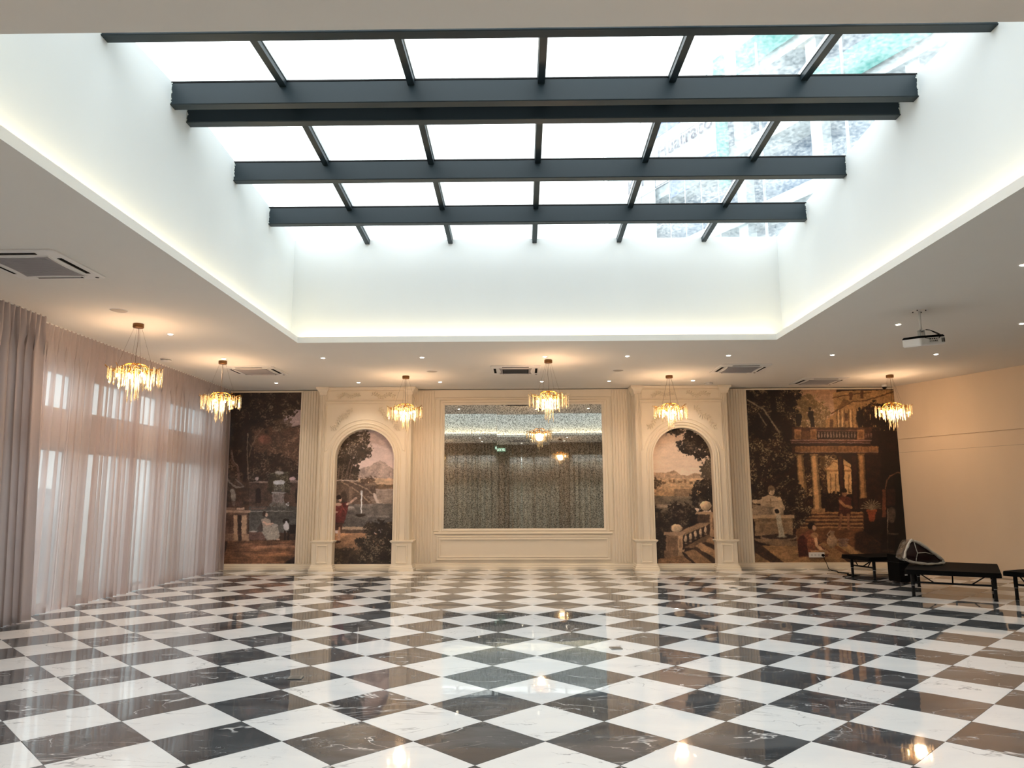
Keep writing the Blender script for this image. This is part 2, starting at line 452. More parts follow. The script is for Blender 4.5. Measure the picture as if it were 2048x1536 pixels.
# wainscot panel and beads under and round the mirror
BEAD = [(0, 0), (0, 0.012), (0.008, 0.022), (0.02, 0.024), (0.03, 0.012), (0.036, 0.0)]
FRAME = [(0, 0), (0, 0.03), (0.02, 0.034), (0.03, 0.022), (0.05, 0.022), (0.058, 0.034), (0.075, 0.036), (0.085, 0.016), (0.105, 0.012), (0.105, 0)]
MB().sweep(rect(-1.80, 1.84, 0.275, 0.625), FRAME, YW, True).build('wainscot_moulding', m_cream, wall_back)
MB().box(-1.80, 1.84, YW - 0.006, YW, 0.275, 0.625).build('wainscot_panel', m_cream, wall_back)
MB().sweep([(-1.93, 0.745), (1.97, 0.745)], [(0, 0), (0, 0.035), (0.02, 0.045), (0.035, 0.03), (0.05, 0.03), (0.06, 0.0)], YW).build('dado_rail', m_cream, wall_back)
MB().sweep(rect(-1.93, 1.98, 0.84, 3.74), BEAD, YW, True).build('wall_bead', m_cream, wall_back)

# antique mirror in three sheets
def mirror_mat():
    M = bpy.data.materials.new('antique_mirror'); M.use_nodes = True
    nt = M.node_tree; N = nt.nodes; K = nt.links; b = N['Principled BSDF']
    b.inputs['Metallic'].default_value = 1.0
    tc = N.new('ShaderNodeTexCoord')
    n = N.new('ShaderNodeTexNoise'); n.inputs['Scale'].default_value = 60; n.inputs['Detail'].default_value = 5; n.inputs['Roughness'].default_value = 0.75
    K.new(tc.outputs['Object'], n.inputs['Vector'])
    r = N.new('ShaderNodeValToRGB'); K.new(n.outputs['Fac'], r.inputs[0])
    r.color_ramp.elements[0].position = 0.40; r.color_ramp.elements[0].color = (0.13, 0.125, 0.11, 1)
    r.color_ramp.elements[1].position = 0.56; r.color_ramp.elements[1].color = (0.95, 0.95, 0.90, 1)
    K.new(r.outputs[0], b.inputs['Base Color'])
    q = N.new('ShaderNodeMapRange'); K.new(n.outputs['Fac'], q.inputs[0])
    q.inputs[1].default_value = 0.34; q.inputs[2].default_value = 0.5; q.inputs[3].default_value = 0.07; q.inputs[4].default_value = 0.008
    K.new(q.outputs[0], b.inputs['Roughness'])
    return M
m_mirror = mirror_mat()
mx0, mx1, mz0, mz1 = -1.725, 1.79, 0.868, 3.598
mir = empty('wall_mirror', ((mx0 + mx1) / 2, YW, mz0))
cxm = (mx0 + mx1) / 2
MB().sweep(rect(mx0 - cxm, mx1 - cxm, 0, mz1 - mz0), [(0, 0), (0, 0.022), (0.012, 0.026), (0.03, 0.034), (0.045, 0.036), (0.06, 0.02), (0.085, 0.018), (0.1, 0.03), (0.115, 0.02), (0.12, 0)], 0, True).build('frame', m_cream, mir)
wsheet = (mx1 - mx0) / 3
for k in range(3):
    a = mx0 - cxm + k * wsheet
    mb = MB(); mb.box(-wsheet / 2 + 0.0015, wsheet / 2 - 0.0015, -0.006, 0.0, 0.001, mz1 - mz0 - 0.001)
    o = mb.build('mirror_sheet', m_mirror, mir); o.location = (a + wsheet / 2, -0.009, 0)
    o.rotation_euler = ((0.0009, -0.0016, 0.0012)[k], 0, (0.0012, 0.0, -0.001)[k])
tag(mir, 'large speckled antique mirror of three sheets in a cream moulded frame', 'mirror')

# arched bays: body with an arched opening, archivolt, pilasters, pedestals, relief scrolls
YB = 15.88            # bay front
YM = 16.08            # plane of the arch murals
def vine(mb, pts, r, leaves, Y):
    P = [Vector((x, Y - 0.012, z)) for x, z in pts]
    path = []
    for i in range(len(P) - 1):
        for t in (0, 0.34, 0.67): path.append(P[i].lerp(P[i + 1], t))
    path.append(P[-1])
    mb.tube(path, [r * (1 - 0.6 * i / len(path)) for i in range(len(path))], 5)
    for i in range(1, len(path) - 1, 1):
        d = (path[i + 1] - path[i - 1]).normalized(); s = 1 if i % 2 else -1
        n = Vector((-d.z, 0, d.x)) * s
        a = path[i]; L = leaves * (0.6 + 0.4 * math.sin(i * 1.7) ** 2)
        tip = a + (d * 0.6 + n) * L; w = d * L * 0.28
        mb.loft([[a - w * 0.3, a + Vector((0, -0.01, 0)), a + w * 0.3], [a.lerp(tip, .5) - w, a.lerp(tip, .5) + Vector((0, -0.02, 0)), a.lerp(tip, .5) + w],
                 [tip, tip + Vector((0, -0.004, 0)), tip + w * 0.1]], True, True)
def arch_bay(xc, R, lab):
    XO = 1.005; SPR = 3.03 - R; ZT = ZC - 0.002
    root = empty('arch_surround', (xc, YW, 0))
    D = YW - YB
    Y = -D                                  # local front plane
    mb = MB(); n = 28
    arc = [(R * math.cos(PI - PI * k / n), SPR + R * math.sin(PI - PI * k / n)) for k in range(n + 1)]
    def fr(x, z, y): return (x, y, z)
    for sx in (-1, 1):                      # piers
        x0, x1 = sorted((sx * R, sx * XO))
        mb.box(x0, x1, Y, 0, 0.0, SPR)
    # spandrel wall above the springing
    top = [(-XO, ZT)] + [(x, ZT) for x, _ in arc] + [(XO, ZT)]
    low = [(-XO, SPR)] + arc + [(XO, SPR)]
    for yy in (Y,):
        for i in range(len(low) - 1):
            mb.quad(fr(*low[i], yy), fr(*low[i + 1], yy), fr(*top[i + 1], yy), fr(*top[i], yy))
    for i in range(n):                      # soffit
        mb.quad(fr(*arc[i], Y), fr(*arc[i], 0), fr(*arc[i + 1], 0), fr(*arc[i + 1], Y))
    for sx in (-1, 1):
        mb.quad((sx * XO, Y, SPR), (sx * XO, 0, SPR), (sx * XO, 0, ZT), (sx * XO, Y, ZT))
    mb.build('bay_body', m_cream, root)
    path = [(-R, 0.64)] + arc + [(R, 0.64)]
    prof = [(-0.004, -0.03), (0.0, 0.018), (0.028, 0.024), (0.036, 0.010), (0.05, 0.010), (0.056, 0.03), (0.085, 0.034), (0.095, 0.014), (0.112, 0.014), (0.12, 0.032), (0.135, 0.03), (0.145, 0.0)]
    MB().sweep(path, prof, Y).build('archivolt', m_cream, root)
    # bead outlining the spandrel and the plain band above it
    Ro = 0.855
    arc2 = [(Ro * math.cos(PI * k / n), SPR + Ro * math.sin(PI * k / n)) for k in range(2, n - 1)]
    sp_ = [(-0.872, SPR + 0.17), (-0.872, 3.585), (0.872, 3.585), (0.872, SPR + 0.17)] + arc2
    MB().sweep(sp_, [(-0.012, 0), (-0.012, 0.014), (0.0, 0.018), (0.014, 0.01), (0.016, 0)], Y, True).build('spandrel_bead', m_cream, root)
    MB().sweep(rect(-0.845, 0.845, 3.69, 3.86), [(0, 0), (0, 0.012), (0.01, 0.016), (0.022, 0.01), (0.024, 0)], Y, True).build('frieze_bead', m_cream, root)
    MB().sweep([(-0.9, 3.628), (0.9, 3.628)], [(0, 0), (0, 0.02), (0.012, 0.028), (0.026, 0.014), (0.03, 0)], Y).build('frieze_rail', m_cream, root)
    # pilaster reeds and flared capitals
    for sx in (-1, 1):
        pl = MB()
        for u in (0.90, 0.925, 0.965, 0.985):
            pl.box(sx * u - 0.008, sx * u + 0.008, Y - 0.02, Y, 0.64, 3.80)
        pl.build('pilaster', m_cream, root)
        cp_ = MB(); rings = []
        for z, e in ((3.78, 0.012), (3.80, 0.022), (3.84, 0.03), (3.885, 0.055), (3.91, 0.085), (3.955, 0.09)):
            a, b = (0.885 - e * 0.8, 1.005 + e) if sx > 0 else (-1.005 - e, -0.885 + e * 0.8)
            rings.append([(a, Y - e, z), (b, Y - e, z), (b, 0, z), (a, 0, z)])
        cp_.loft(rings); cp_.build('capital', m_cream, root)
    # cornice between capitals
    MB().sweep([(-0.9, 3.90), (0.9, 3.90)], [(0, 0), (0, 0.02), (0.02, 0.03), (0.03, 0.05), (0.052, 0.055), (0.052, 0)], Y).build('cornice', m_cream, root)
    # pedestals
    for sx in (-1, 1):
        x0, x1 = (R - 0.006, XO + 0.06) if sx > 0 else (-XO - 0.06, -R + 0.006)
        pd = MB(); y = Y - 0.045
        pd.box(x0, x1, y, 0, 0.13, 0.60); po = pd.build('pedestal', m_cream, root)
        capm = MB(); rings = []
        for z, e in ((0.585, 0.004), (0.60, 0.018), (0.612, 0.03), (0.622, 0.035), (0.637, 0.035), (0.64, 0.02)):
            rings.append([(x0 - e, y - e, z), (x1 + e, y - e, z), (x1 + e, 0.0, z), (x0 - e, 0.0, z)])
        capm.loft(rings); capm.build('pedestal_cap', m_cream, po)
        bm_ = MB(); rings = []
        for z, e in ((0.0, 0.05), (0.05, 0.05), (0.058, 0.035), (0.088, 0.034), (0.098, 0.018), (0.125, 0.016), (0.138, 0.0)):
            rings.append([(x0 - e, y - e, z), (x1 + e, y - e, z), (x1 + e, 0.0, z), (x0 - e, 0.0, z)])
        bm_.loft(rings); bm_.build('pedestal_base', m_cream, po)
        MB().sweep(rect(x0 + 0.125, x1 - 0.125, 0.20, 0.52), [(0, 0), (0, 0.01), (0.01, 0.022), (0.028, 0.022), (0.036, 0.008), (0.04, 0)], y, True).build('panel_moulding', m_cream, po)
    # relief scrolls
    for sx in (-1, 1):
        v = MB(); vine(v, [(sx * (0.12 + 0.52 * t), 3.765 + 0.036 * math.sin(t * 11.0)) for t in [k / 9 for k in range(10)]], 0.011, 0.06, Y)
        v.build('frieze_scroll', m_cream, root)
        v = MB(); vine(v, [(sx * (0.28 + 0.46 * t), 3.43 - 0.40 * t ** 1.4 + 0.045 * math.sin(t * 13)) for t in [k / 11 for k in range(12)]], 0.013, 0.078, Y)
        v.build('spandrel_scroll', m_cream, root)
    # back panel plinth in the opening
    mb = MB(); sec = [(0, 0), (-0.05, 0), (-0.05, 0.05), (-0.04, 0.06), (-0.04, 0.088), (-0.024, 0.098), (-0.024, 0.118), (-0.01, 0.128), (0, 0.128)]
    mb.loft([[(x, YM - YW + y, z) for y, z in sec] for x in (-R, R)]); mb.build('plinth', m_cream, root)
    MB().box(-R - 0.03, R + 0.03, YM - YW, 0, 0, 3.10).build('back_panel', m_cream, root)
    tag(root, lab, 'arch')
arch_bay(-3.425, 0.642, 'cream arched surround on pedestals framing the mural with the red-robed man')
arch_bay(3.487, 0.648, 'cream arched surround on pedestals framing the balustrade mural')

# ------------------------------------------------------------------ murals: flat prints drawn into colour attributes
WALLREF = (206, 186, 160)      # how plain cream reads under this light; print colours are taken relative to it
class Print:
    """canvas in drawing units; H maps drawing-sheet coordinates to the unit square of the printed panel"""
    def __init__(s, H, w, h, dens, seed):
        s.H = np.array(H).reshape(3, 3); s.W, s.Hh = int(w * dens), int(h * dens)
        s.im = np.zeros((s.Hh, s.W, 3), np.float32); s.rng = np.random.default_rng(seed)
        s.yy, s.xx = np.mgrid[0:s.Hh, 0:s.W].astype(np.float32)
        s.k = dens; s.o = (0, 0); s.s = 1.0
    def sheet(s, ox, oy, sc): s.o = (ox, oy); s.s = sc
    def T(s, pts):
        p = np.array(pts, float) * s.s + np.array(s.o)
        q = np.c_[p, np.ones(len(p))] @ s.H.T
        return q[:, :2] / q[:, 2:] * [s.W, s.Hh]
    def noise(s, sc, ax=1.0, octv=4):
        out = np.zeros((s.Hh, s.W), np.float32); amp = 1.0; tot = 0
        for o in range(octv):
            fx, fy = max(0.6, sc * ax), max(0.6, sc)
            gw, gh = int(s.W / fx) + 3, int(s.Hh / fy) + 3
            g = s.rng.random((gh, gw), dtype=np.float32)
            x, y = s.xx / fx, s.yy / fy; xi, yi = x.astype(int), y.astype(int); tx, ty = x - xi, y - yi
            tx = tx * tx * (3 - 2 * tx); ty = ty * ty * (3 - 2 * ty)
            v = (g[yi, xi] * (1 - tx) + g[yi, xi + 1] * tx) * (1 - ty) + (g[yi + 1, xi] * (1 - tx) + g[yi + 1, xi + 1] * tx) * ty
            out += v * amp; tot += amp; amp *= 0.6; sc = sc / 2
        out /= tot
        return np.clip((out - out.mean()) / (out.std() + 1e-6) * 0.19 + 0.5, 0, 1)
    def pmask(s, pts):
        P = s.T(pts); m = np.zeros((s.Hh, s.W), bool)
        x, y = s.xx + 0.5, s.yy + 0.5
        for i in range(len(P)):
            (x1, y1), (x2, y2) = P[i], P[(i + 1) % len(P)]
            if abs(y2 - y1) < 1e-9: continue
            c = ((y1 > y) != (y2 > y)) & (x < (x2 - x1) * (y - y1) / (y2 - y1) + x1)
            m ^= c
        return m.astype(np.float32)
    def blur(s, m, n):
        for _ in range(n):
            p = np.pad(m, 1, mode='edge'); m = (p[:-2, 1:-1] + p[2:, 1:-1] + p[1:-1, :-2] + p[1:-1, 2:] + 2 * m) / 6
        return m
    def soften(s, m, r):
        for ax in (0, 1, 0, 1):
            c = np.cumsum(np.pad(m, [(r + 1, r) if k == ax else (0, 0) for k in (0, 1)], mode='edge'), ax)
            n_ = m.shape[ax]
            m = (np.take(c, np.arange(n_) + 2 * r + 1, ax) - np.take(c, np.arange(n_), ax)) / (2 * r + 1)
        return m
    def finish(s):
        # slight wobble of every drawn edge, hatching grain and uneven toning, as in an old engraving
        dx = (s.noise(5 * s.k, 1, 2) - 0.5) * 2.4; dy = (s.noise(5 * s.k, 1, 2) - 0.5) * 2.4
        xi = np.clip(s.xx + dx, 0, s.W - 1).astype(int); yi = np.clip(s.yy + dy, 0, s.Hh - 1).astype(int)
        im = s.im[yi, xi]
        g1 = s.noise(1.6 * s.k, 1.0, 1); g2 = s.noise(7 * s.k, 1.3, 3); g3 = s.noise(38 * s.k, 1.0, 3)
        k = np.clip(1.25 - im.mean(-1) / 150.0, 0.12, 1.0)          # open sky stays smooth
        f = (1 + (g1 - 0.5) * 0.45 * k) * (1 + (g2 - 0.5) * 0.5 * k) * (1 + (g3 - 0.5) * 0.3 * k)
        s.im = np.clip(im * f[..., None], 0, 255)
    def put(s, a, col):
        col = np.asarray(col, np.float32)
        s.im = s.im * (1 - a[..., None]) + col * a[..., None]
    def poly(s, pts, col, a=1.0, soft=1, var=0.12, sc=6, ax=1.0):
        m = s.blur(s.pmask(pts), soft) * a
        n = 1 + (s.noise(sc * s.k, ax, 3) - 0.5) * 1.1 * var if var else np.ones_like(m)
        s.put(np.clip(m, 0, 1), np.array(col)[None, None] * n[..., None])
    def rect(s, x0, y0, x1, y1, col, **k): s.poly([(x0, y0), (x1, y0), (x1, y1), (x0, y1)], col, **k)
    def ell(s, cx, cy_, rx, ry, col, a=1.0, shade=0.0, soft=1, var=0.08):
        t = np.linspace(0, 2 * np.pi, 22)[:-1]
        pts = np.c_[cx + rx * np.cos(t), cy_ + ry * np.sin(t)]
        m = s.blur(s.pmask(pts), soft) * a
        c = s.T([(cx, cy_)])[0]; e = s.T([(cx + rx, cy_ + ry)])[0] - c
        lit = 1 + shade * (-(s.xx - c[0]) / max(e[0], 1) * 0.5 - (s.yy - c[1]) / max(e[1], 1) * 0.6)
        n = lit * (1 + (s.noise(4 * s.k) - 0.5) * 2 * var)
        s.put(np.clip(m, 0, 1), np.array(col)[None, None] * n[..., None])
    def line(s, pts, w, col, a=1.0, soft=1, var=0.15):
        P = s.T(pts); q = s.T([(pts[0][0], pts[0][1]), (pts[0][0] + w, pts[0][1])]); r = abs(q[1][0] - q[0][0]) / 2
        d = np.full((s.Hh, s.W), 1e9, np.float32)
        for i in range(len(P) - 1):
            v = P[i + 1] - P[i]; L = max(1e-6, v @ v)
            t = np.clip(((s.xx - P[i][0]) * v[0] + (s.yy - P[i][1]) * v[1]) / L, 0, 1)
            d = np.minimum(d, np.hypot(s.xx - P[i][0] - t * v[0], s.yy - P[i][1] - t * v[1]))
        m = np.clip(r + 0.5 - d, 0, 1) * a
        n = 1 + (s.noise(5 * s.k) - 0.5) * 2 * var
        s.put(m, np.array(col)[None, None] * n[..., None])
    def leaf(s, pts, dark, light, a=1.0, size=2.6, edge=0.6, bias=0.52, clump=16):
        m = s.soften(s.pmask(pts), max(2, int(size * 2.6 * s.k))); rag = s.noise(size * s.k * 2.6, 1.0, 3)
        m = np.clip((m + (rag - 0.5) * edge * 2.2 - 0.45) * 7, 0, 1) * np.clip(m * 4 - 0.25, 0, 1) * a
        n = s.noise(size * s.k, 1.2, 2); big = s.noise(clump * s.k, 1.0, 3)
        t = np.clip((n - bias) * 4.8, 0, 1) * np.clip((big - 0.30) * 2.6, 0, 1.2) + np.clip(big - 0.45, 0, 1) * 0.35
        t = np.clip(t, 0, 1)[..., None]
        s.put(m, np.array(dark)[None, None] * (1 - t) + np.array(light)[None, None] * t)
    def grad(s, y0, y1, c0, c1, pts=None, a=1.0, var=0.06, sc=10, ax=1.0):
        p0, p1 = s.T([(0, y0), (0, y1)])[:, 1]; t = np.clip((s.yy - p0) / (p1 - p0), 0, 1)[..., None]
        n = 1 + (s.noise(sc * s.k, ax, 4) - 0.5) * 1.1 * var
        col = (np.array(c0)[None, None] * (1 - t) + np.array(c1)[None, None] * t) * n[..., None]
        m = s.blur(s.pmask(pts), 1) if pts is not None else np.ones((s.Hh, s.W), np.float32)
        s.put(m * a, col)
    def build(s, name, x0, x1, z0, z1, Y, keep=None):
        s.finish()
        im = np.clip(s.im, 0, 255) / 255.0
        l = np.where(im <= 0.04045, im / 12.92, ((im + 0.055) / 1.055) ** 2.4)
        l = np.clip(l / np.array(L3(WALLREF)) * 0.80, 0.002, 0.9)
        h, w = s.Hh, s.W
        X, Z = np.meshgrid(np.linspace(x0, x1, w), np.linspace(z1, z0, h))
        co = np.stack([X, np.zeros_like(X), Z - z0], -1)
        cxx = (x0 + x1) / 2; co[..., 0] -= cxx
        idx = np.arange(h * w).reshape(h, w)
        q = np.stack([idx[1:, :-1], idx[1:, 1:], idx[:-1, 1:], idx[:-1, :-1]], -1).reshape(-1, 4)
        if keep is not None:
            c = co.reshape(-1, 3)[q].mean(1); q = q[keep(c[:, 0] + cxx, c[:, 2] + z0)]
        me = bpy.data.meshes.new(name)
        me.vertices.add(h * w); me.vertices.foreach_set('co', co.astype(np.float32).ravel())
        me.loops.add(q.size); me.loops.foreach_set('vertex_index', q.astype(np.int32).ravel())
        me.polygons.add(len(q)); me.polygons.foreach_set('loop_start', np.arange(0, q.size, 4, dtype=np.int32))
        me.update(calc_edges=True)
        at = me.color_attributes.new('print', 'FLOAT_COLOR', 'POINT')
        at.data.foreach_set('color', np.concatenate([l, np.ones((h, w, 1))], -1).astype(np.float32).ravel())
        me.materials.append(m_print)
        o = bpy.data.objects.new(name, me); COL.objects.link(o); o.location = (cxx, Y, z0)
        return o
m_print = bpy.data.materials.new('printed_wallpaper'); m_print.use_nodes = True
_n = m_print.node_tree.nodes; _a = _n.new('ShaderNodeVertexColor'); _a.layer_name = 'print'
m_print.node_tree.links.new(_a.outputs['Color'], _n['Principled BSDF'].inputs['Base Color'])
_n['Principled BSDF'].inputs['Roughness'].default_value = 0.55
_nb = _n.new('ShaderNodeTexNoise'); _nb.inputs['Scale'].default_value = 220; _bp = _n.new('ShaderNodeBump'); _bp.inputs['Distance'].default_value = 0.0004
m_print.node_tree.links.new(_nb.outputs['Fac'], _bp.inputs['Height']); m_print.node_tree.links.new(_bp.outputs['Normal'], _n['Principled BSDF'].inputs['Normal'])
DENS = 1.35

# --- waterfall garden with seated woman and dog
p = Print([0.00706112, 0.0004065377, -3.477931, 1.843889e-05, 0.003317796, -2.615327, 1.043358e-05, 0.0001170738, 1.0], 160, 343, DENS, 11)
p.sheet(440, 770, .1237)
p.grad(100, 1536, (42, 26, 17), (58, 38, 26), var=0.25, sc=14)
p.leaf([(0, 80), (1400, 80), (1400, 1536), (0, 1536)], (38, 23, 15), (98, 72, 52), size=2.2, edge=0.1, clump=24)
p.poly([(1000, 380), (1340, 400), (1340, 640), (1120, 680), (960, 600)], (162, 128, 110), soft=8)
p.leaf([(700, 100), (1350, 100), (1350, 400), (1180, 470), (1060, 580), (900, 560), (760, 400)], (44, 28, 18), (112, 86, 62), size=2.0)
p.leaf([(560, 720), (1330, 650), (1310, 1250), (980, 1120), (520, 1090)], (74, 48, 33), (128, 90, 62), size=2.2, a=0.85)
p.ell(720, 880, 110, 80, (122, 70, 50), a=0.55, soft=9)
p.leaf([(850, 560), (1200, 560), (1050, 760), (860, 740)], (70, 48, 32), (140, 108, 78), size=1.8, a=0.8)
p.leaf([(90, 120), (600, 120), (640, 560), (420, 740), (90, 800)], (30, 18, 12), (82, 60, 44), size=2.0, a=0.9)
p.line([(430, 480), (420, 900), (395, 1536)], 62, (36, 20, 13)); p.line([(445, 780), (432, 1050), (452, 1536)], 16, (108, 82, 60))
p.line([(440, 700), (640, 590), (900, 480)], 22, (34, 20, 13)); p.line([(470, 1150), (500, 1000), (600, 800), (690, 690)], 14, (96, 70, 50))
p.line([(505, 1010), (455, 930)], 12, (90, 66, 48)); p.line([(180, 1060), (205, 1240), (285, 1330), (300, 1536)], 40, (82, 58, 44))
p.line([(190, 1080), (212, 1230), (280, 1300)], 10, (128, 98, 78)); p.line([(470, 430), (560, 250)], 18, (34, 20, 13))
p.sheet(440, 940, .13025)
p.rect(440, 150, 1240, 560, (72, 50, 37), var=0.25, sc=4)
p.leaf([(440, 60), (1230, 60), (1230, 200), (440, 200)], (40, 26, 18), (100, 76, 58), size=1.8)
p.rect(500, 170, 740, 195, (128, 100, 80)); p.rect(1040, 150, 1220, 190, (128, 100, 82)); p.ell(560, 130, 30, 28, (168, 138, 120)); p.ell(1110, 130, 50, 28, (172, 136, 122))
for cx in (585, 1190):
    p.ell(cx, 330, 42, 60, (36, 22, 16)); p.rect(cx - 42, 330, cx + 42, 500, (34, 20, 15))
p.leaf([(760, 30), (1050, 20), (1080, 350), (740, 350)], (46, 36, 24), (104, 88, 62), size=1.6)
p.ell(905, 40, 70, 26, (176, 156, 136), a=0.8, soft=3)
p.ell(905, 188, 92, 36, (196, 182, 166), a=0.85, soft=2)
for x in range(828, 975, 18): p.line([(x, 205), (x, 345)], 6, (176, 164, 150), a=0.55)
p.rect(780, 338, 1010, 352, (150, 134, 118))
for x in range(800, 980, 14): p.line([(x, 348), (x + 3, 500)], 8, (190, 176, 160), a=0.6)
p.grad(560, 900, (62, 54, 44), (84, 74, 62), [(440, 555), (1220, 555), (1220, 960), (440, 960)], var=0.2, sc=3, ax=5)
p.leaf([(730, 500), (1060, 495), (1070, 565), (720, 565)], (96, 84, 70), (206, 194, 178), size=1.3, a=0.9)
for x in range(780, 1060, 22): p.line([(x, 560), (x, 625)], 8, (112, 106, 88), a=0.35)
p.rect(460, 625, 1120, 634, (150, 132, 112), a=0.8); p.rect(470, 570, 720, 600, (88, 64, 50))
p.rect(30, 690, 420, 980, (84, 57, 42)); p.rect(70, 740, 165, 910, (70, 46, 34)); p.rect(205, 690, 268, 980, (162, 122, 88)); p.rect(325, 690, 405, 980, (168, 128, 92)); p.rect(268, 690, 325, 980, (50, 31, 22))
p.rect(30, 612, 460, 655, (150, 114, 86)); p.rect(30, 575, 240, 612, (112, 82, 62)); p.rect(255, 572, 370, 608, (160, 124, 96)); p.rect(30, 655, 420, 690, (98, 68, 50))
p.rect(20, 975, 445, 1100, (112, 78, 56)); p.rect(210, 980, 275, 1095, (150, 112, 78)); p.rect(325, 975, 445, 1085, (150, 110, 78)); p.rect(275, 980, 325, 1090, (52, 33, 24))
p.poly([(70, 80), (150, 20), (220, 40), (250, 140), (350, 240), (240, 290), (245, 560), (55, 560)], (58, 43, 33), var=0.3, sc=4)
p.poly([(150, 290), (215, 290), (240, 400), (225, 560), (190, 540)], (122, 106, 88), soft=2); p.line([(95, 110), (160, 200), (250, 265), (350, 250)], 26, (112, 93, 76)); p.ell(190, 45, 45, 42, (52, 36, 28)); p.line([(240, 140), (350, 240)], 18, (92, 74, 60))
p.rect(80, 470, 330, 560, (66, 46, 36), a=0.7)
p.rect(440, 945, 730, 1070, (92, 63, 49)); p.rect(455, 930, 560, 948, (168, 146, 124))
p.poly([(630, 760), (690, 725), (760, 750), (790, 850), (760, 890), (640, 890)], (152, 126, 102)); p.ell(682, 668, 34, 42, (42, 26, 19)); p.ell(712, 680, 22, 34, (190, 148, 118))
p.poly([(630, 870), (880, 875), (915, 1000), (880, 1060), (720, 1085), (640, 960)], (146, 127, 104), var=0.25, sc=3); p.poly([(560, 900), (640, 790), (660, 940), (590, 950)], (72, 58, 48)); p.line([(660, 790), (720, 830), (800, 820)], 26, (184, 142, 112)); p.ell(885, 1058, 26, 13, (178, 138, 108))
p.ell(835, 850, 50, 28, (160, 140, 118))
p.ell(1010, 785, 52, 42, (24, 14, 10)); p.poly([(1040, 830), (1200, 840), (1200, 980), (1060, 970)], (26, 16, 11)); p.ell(1010, 865, 44, 62, (186, 166, 148)); p.ell(1012, 800, 14, 20, (190, 172, 156))
for x in (992, 1042, 1150): p.rect(x - 14, 930, x + 14, 1095, (30, 19, 13))
p.grad(1080, 1460, (98, 62, 40), (112, 70, 42), [(0, 1085), (1240, 1070), (1240, 1480), (0, 1480)], var=0.5, sc=3, ax=9)
p.poly([(460, 1180), (1000, 1130), (1140, 1160), (1140, 1190), (500, 1215)], (166, 112, 76), a=0.5, soft=4, var=0.4, sc=2, ax=8); p.poly([(380, 1290), (1000, 1270), (1020, 1310), (420, 1330)], (176, 112, 68), a=0.55, soft=5, var=0.4, sc=2, ax=8)
p.poly([(1240, 1270), (930, 1450), (1240, 1450)], (34, 20, 14), soft=5); p.poly([(0, 1100), (110, 1080), (110, 1150), (0, 1460)], (44, 28, 19), soft=6)
o = p.build('mural', -6.75, -4.98, 0.12, 3.905, YW - 0.006)
tag(o, 'dark sepia mural of a cascade, a seated woman and a dog, beside the curtain', 'mural', 'printed landscape murals')

# --- lake with robed man (left arch)
p = Print([0.009135524, 0.0003037841, -6.417087, 2.060451e-05, 0.004198625, -3.614432, 1.043358e-05, 0.0001170738, 1.0], 124, 271, DENS, 12)
p.sheet(660, 850, .18543)
p.grad(40, 560, (172, 138, 116), (218, 180, 152), var=0.06, sc=4, ax=7)
p.poly([(290, 490), (370, 452), (430, 448), (470, 410), (530, 384), (580, 400), (640, 452), (720, 495), (720, 620), (290, 620)], (164, 132, 108), var=0.3, sc=4)
p.poly([(530, 390), (560, 470), (520, 560), (600, 560), (640, 470)], (196, 160, 132), a=0.5, soft=5)
p.rect(290, 575, 720, 650, (188, 146, 106), var=0.25, sc=3, ax=4); p.leaf([(320, 560), (500, 565), (500, 640), (320, 640)], (92, 66, 46), (150, 116, 84), size=1.6)
p.rect(480, 640, 720, 690, (112, 82, 56), var=0.3); p.grad(690, 860, (150, 122, 98), (128, 104, 82), [(440, 690), (720, 690), (720, 870), (440, 870)], var=0.2, sc=2, ax=6)
p.leaf([(50, 260), (100, 190), (200, 100), (330, 50), (410, 60), (440, 120), (410, 180), (460, 260), (430, 330), (340, 390), (300, 440), (330, 520), (290, 610), (40, 610)], (58, 42, 29), (142, 114, 86), size=1.7)
p.leaf([(50, 380), (230, 380), (220, 600), (45, 600)], (48, 33, 23), (104, 80, 58), size=1.7, a=0.8)
for a, b in (((218, 370), (170, 595)), ((150, 430), (118, 595)), ((196, 450), (150, 595)), ((100, 440), (85, 595)), ((240, 400), (205, 590))): p.line([a, b], 9, (104, 78, 58))
p.poly([(40, 590), (230, 590), (380, 640), (490, 625), (495, 850), (40, 870)], (92, 68, 50), var=0.2, sc=3); p.line([(60, 592), (300, 600)], 14, (172, 140, 112)); p.line([(120, 610), (280, 700), (420, 830)], 12, (140, 108, 80)); p.line([(230, 610), (400, 690), (540, 820)], 12, (150, 116, 88)); p.rect(375, 625, 490, 650, (130, 100, 74))
p.ell(150, 755, 30, 40, (70, 49, 36)); p.rect(120, 755, 180, 840, (70, 49, 36)); p.rect(205, 660, 235, 850, (116, 88, 66))
for k in range(6): p.rect(400 + k * 14, 770 + k * 14, 500 + k * 16, 778 + k * 14, (168, 138, 112), a=0.7)
p.poly([(460, 730), (490, 740), (530, 850), (500, 840), (470, 780)], (196, 164, 136))
p.grad(850, 1110, (104, 88, 72), (78, 66, 54), [(40, 855), (720, 845), (720, 1120), (40, 1120)], var=0.3, sc=2.5, ax=6)
p.rect(190, 875, 260, 895, (188, 164, 138), a=0.7, soft=3); p.rect(400, 975, 640, 990, (160, 138, 114), a=0.5, soft=3)
p.line([(333, 950), (338, 730)], 12, (218, 200, 178)); p.ell(340, 735, 15, 28, (216, 196, 174), a=0.8, soft=3); p.ell(330, 972, 54, 17, (40, 28, 20)); p.rect(285, 955, 375, 970, (52, 38, 28))
p.rect(110, 1095, 480, 1125, (168, 132, 98)); p.rect(110, 1125, 480, 1170, (84, 60, 43))
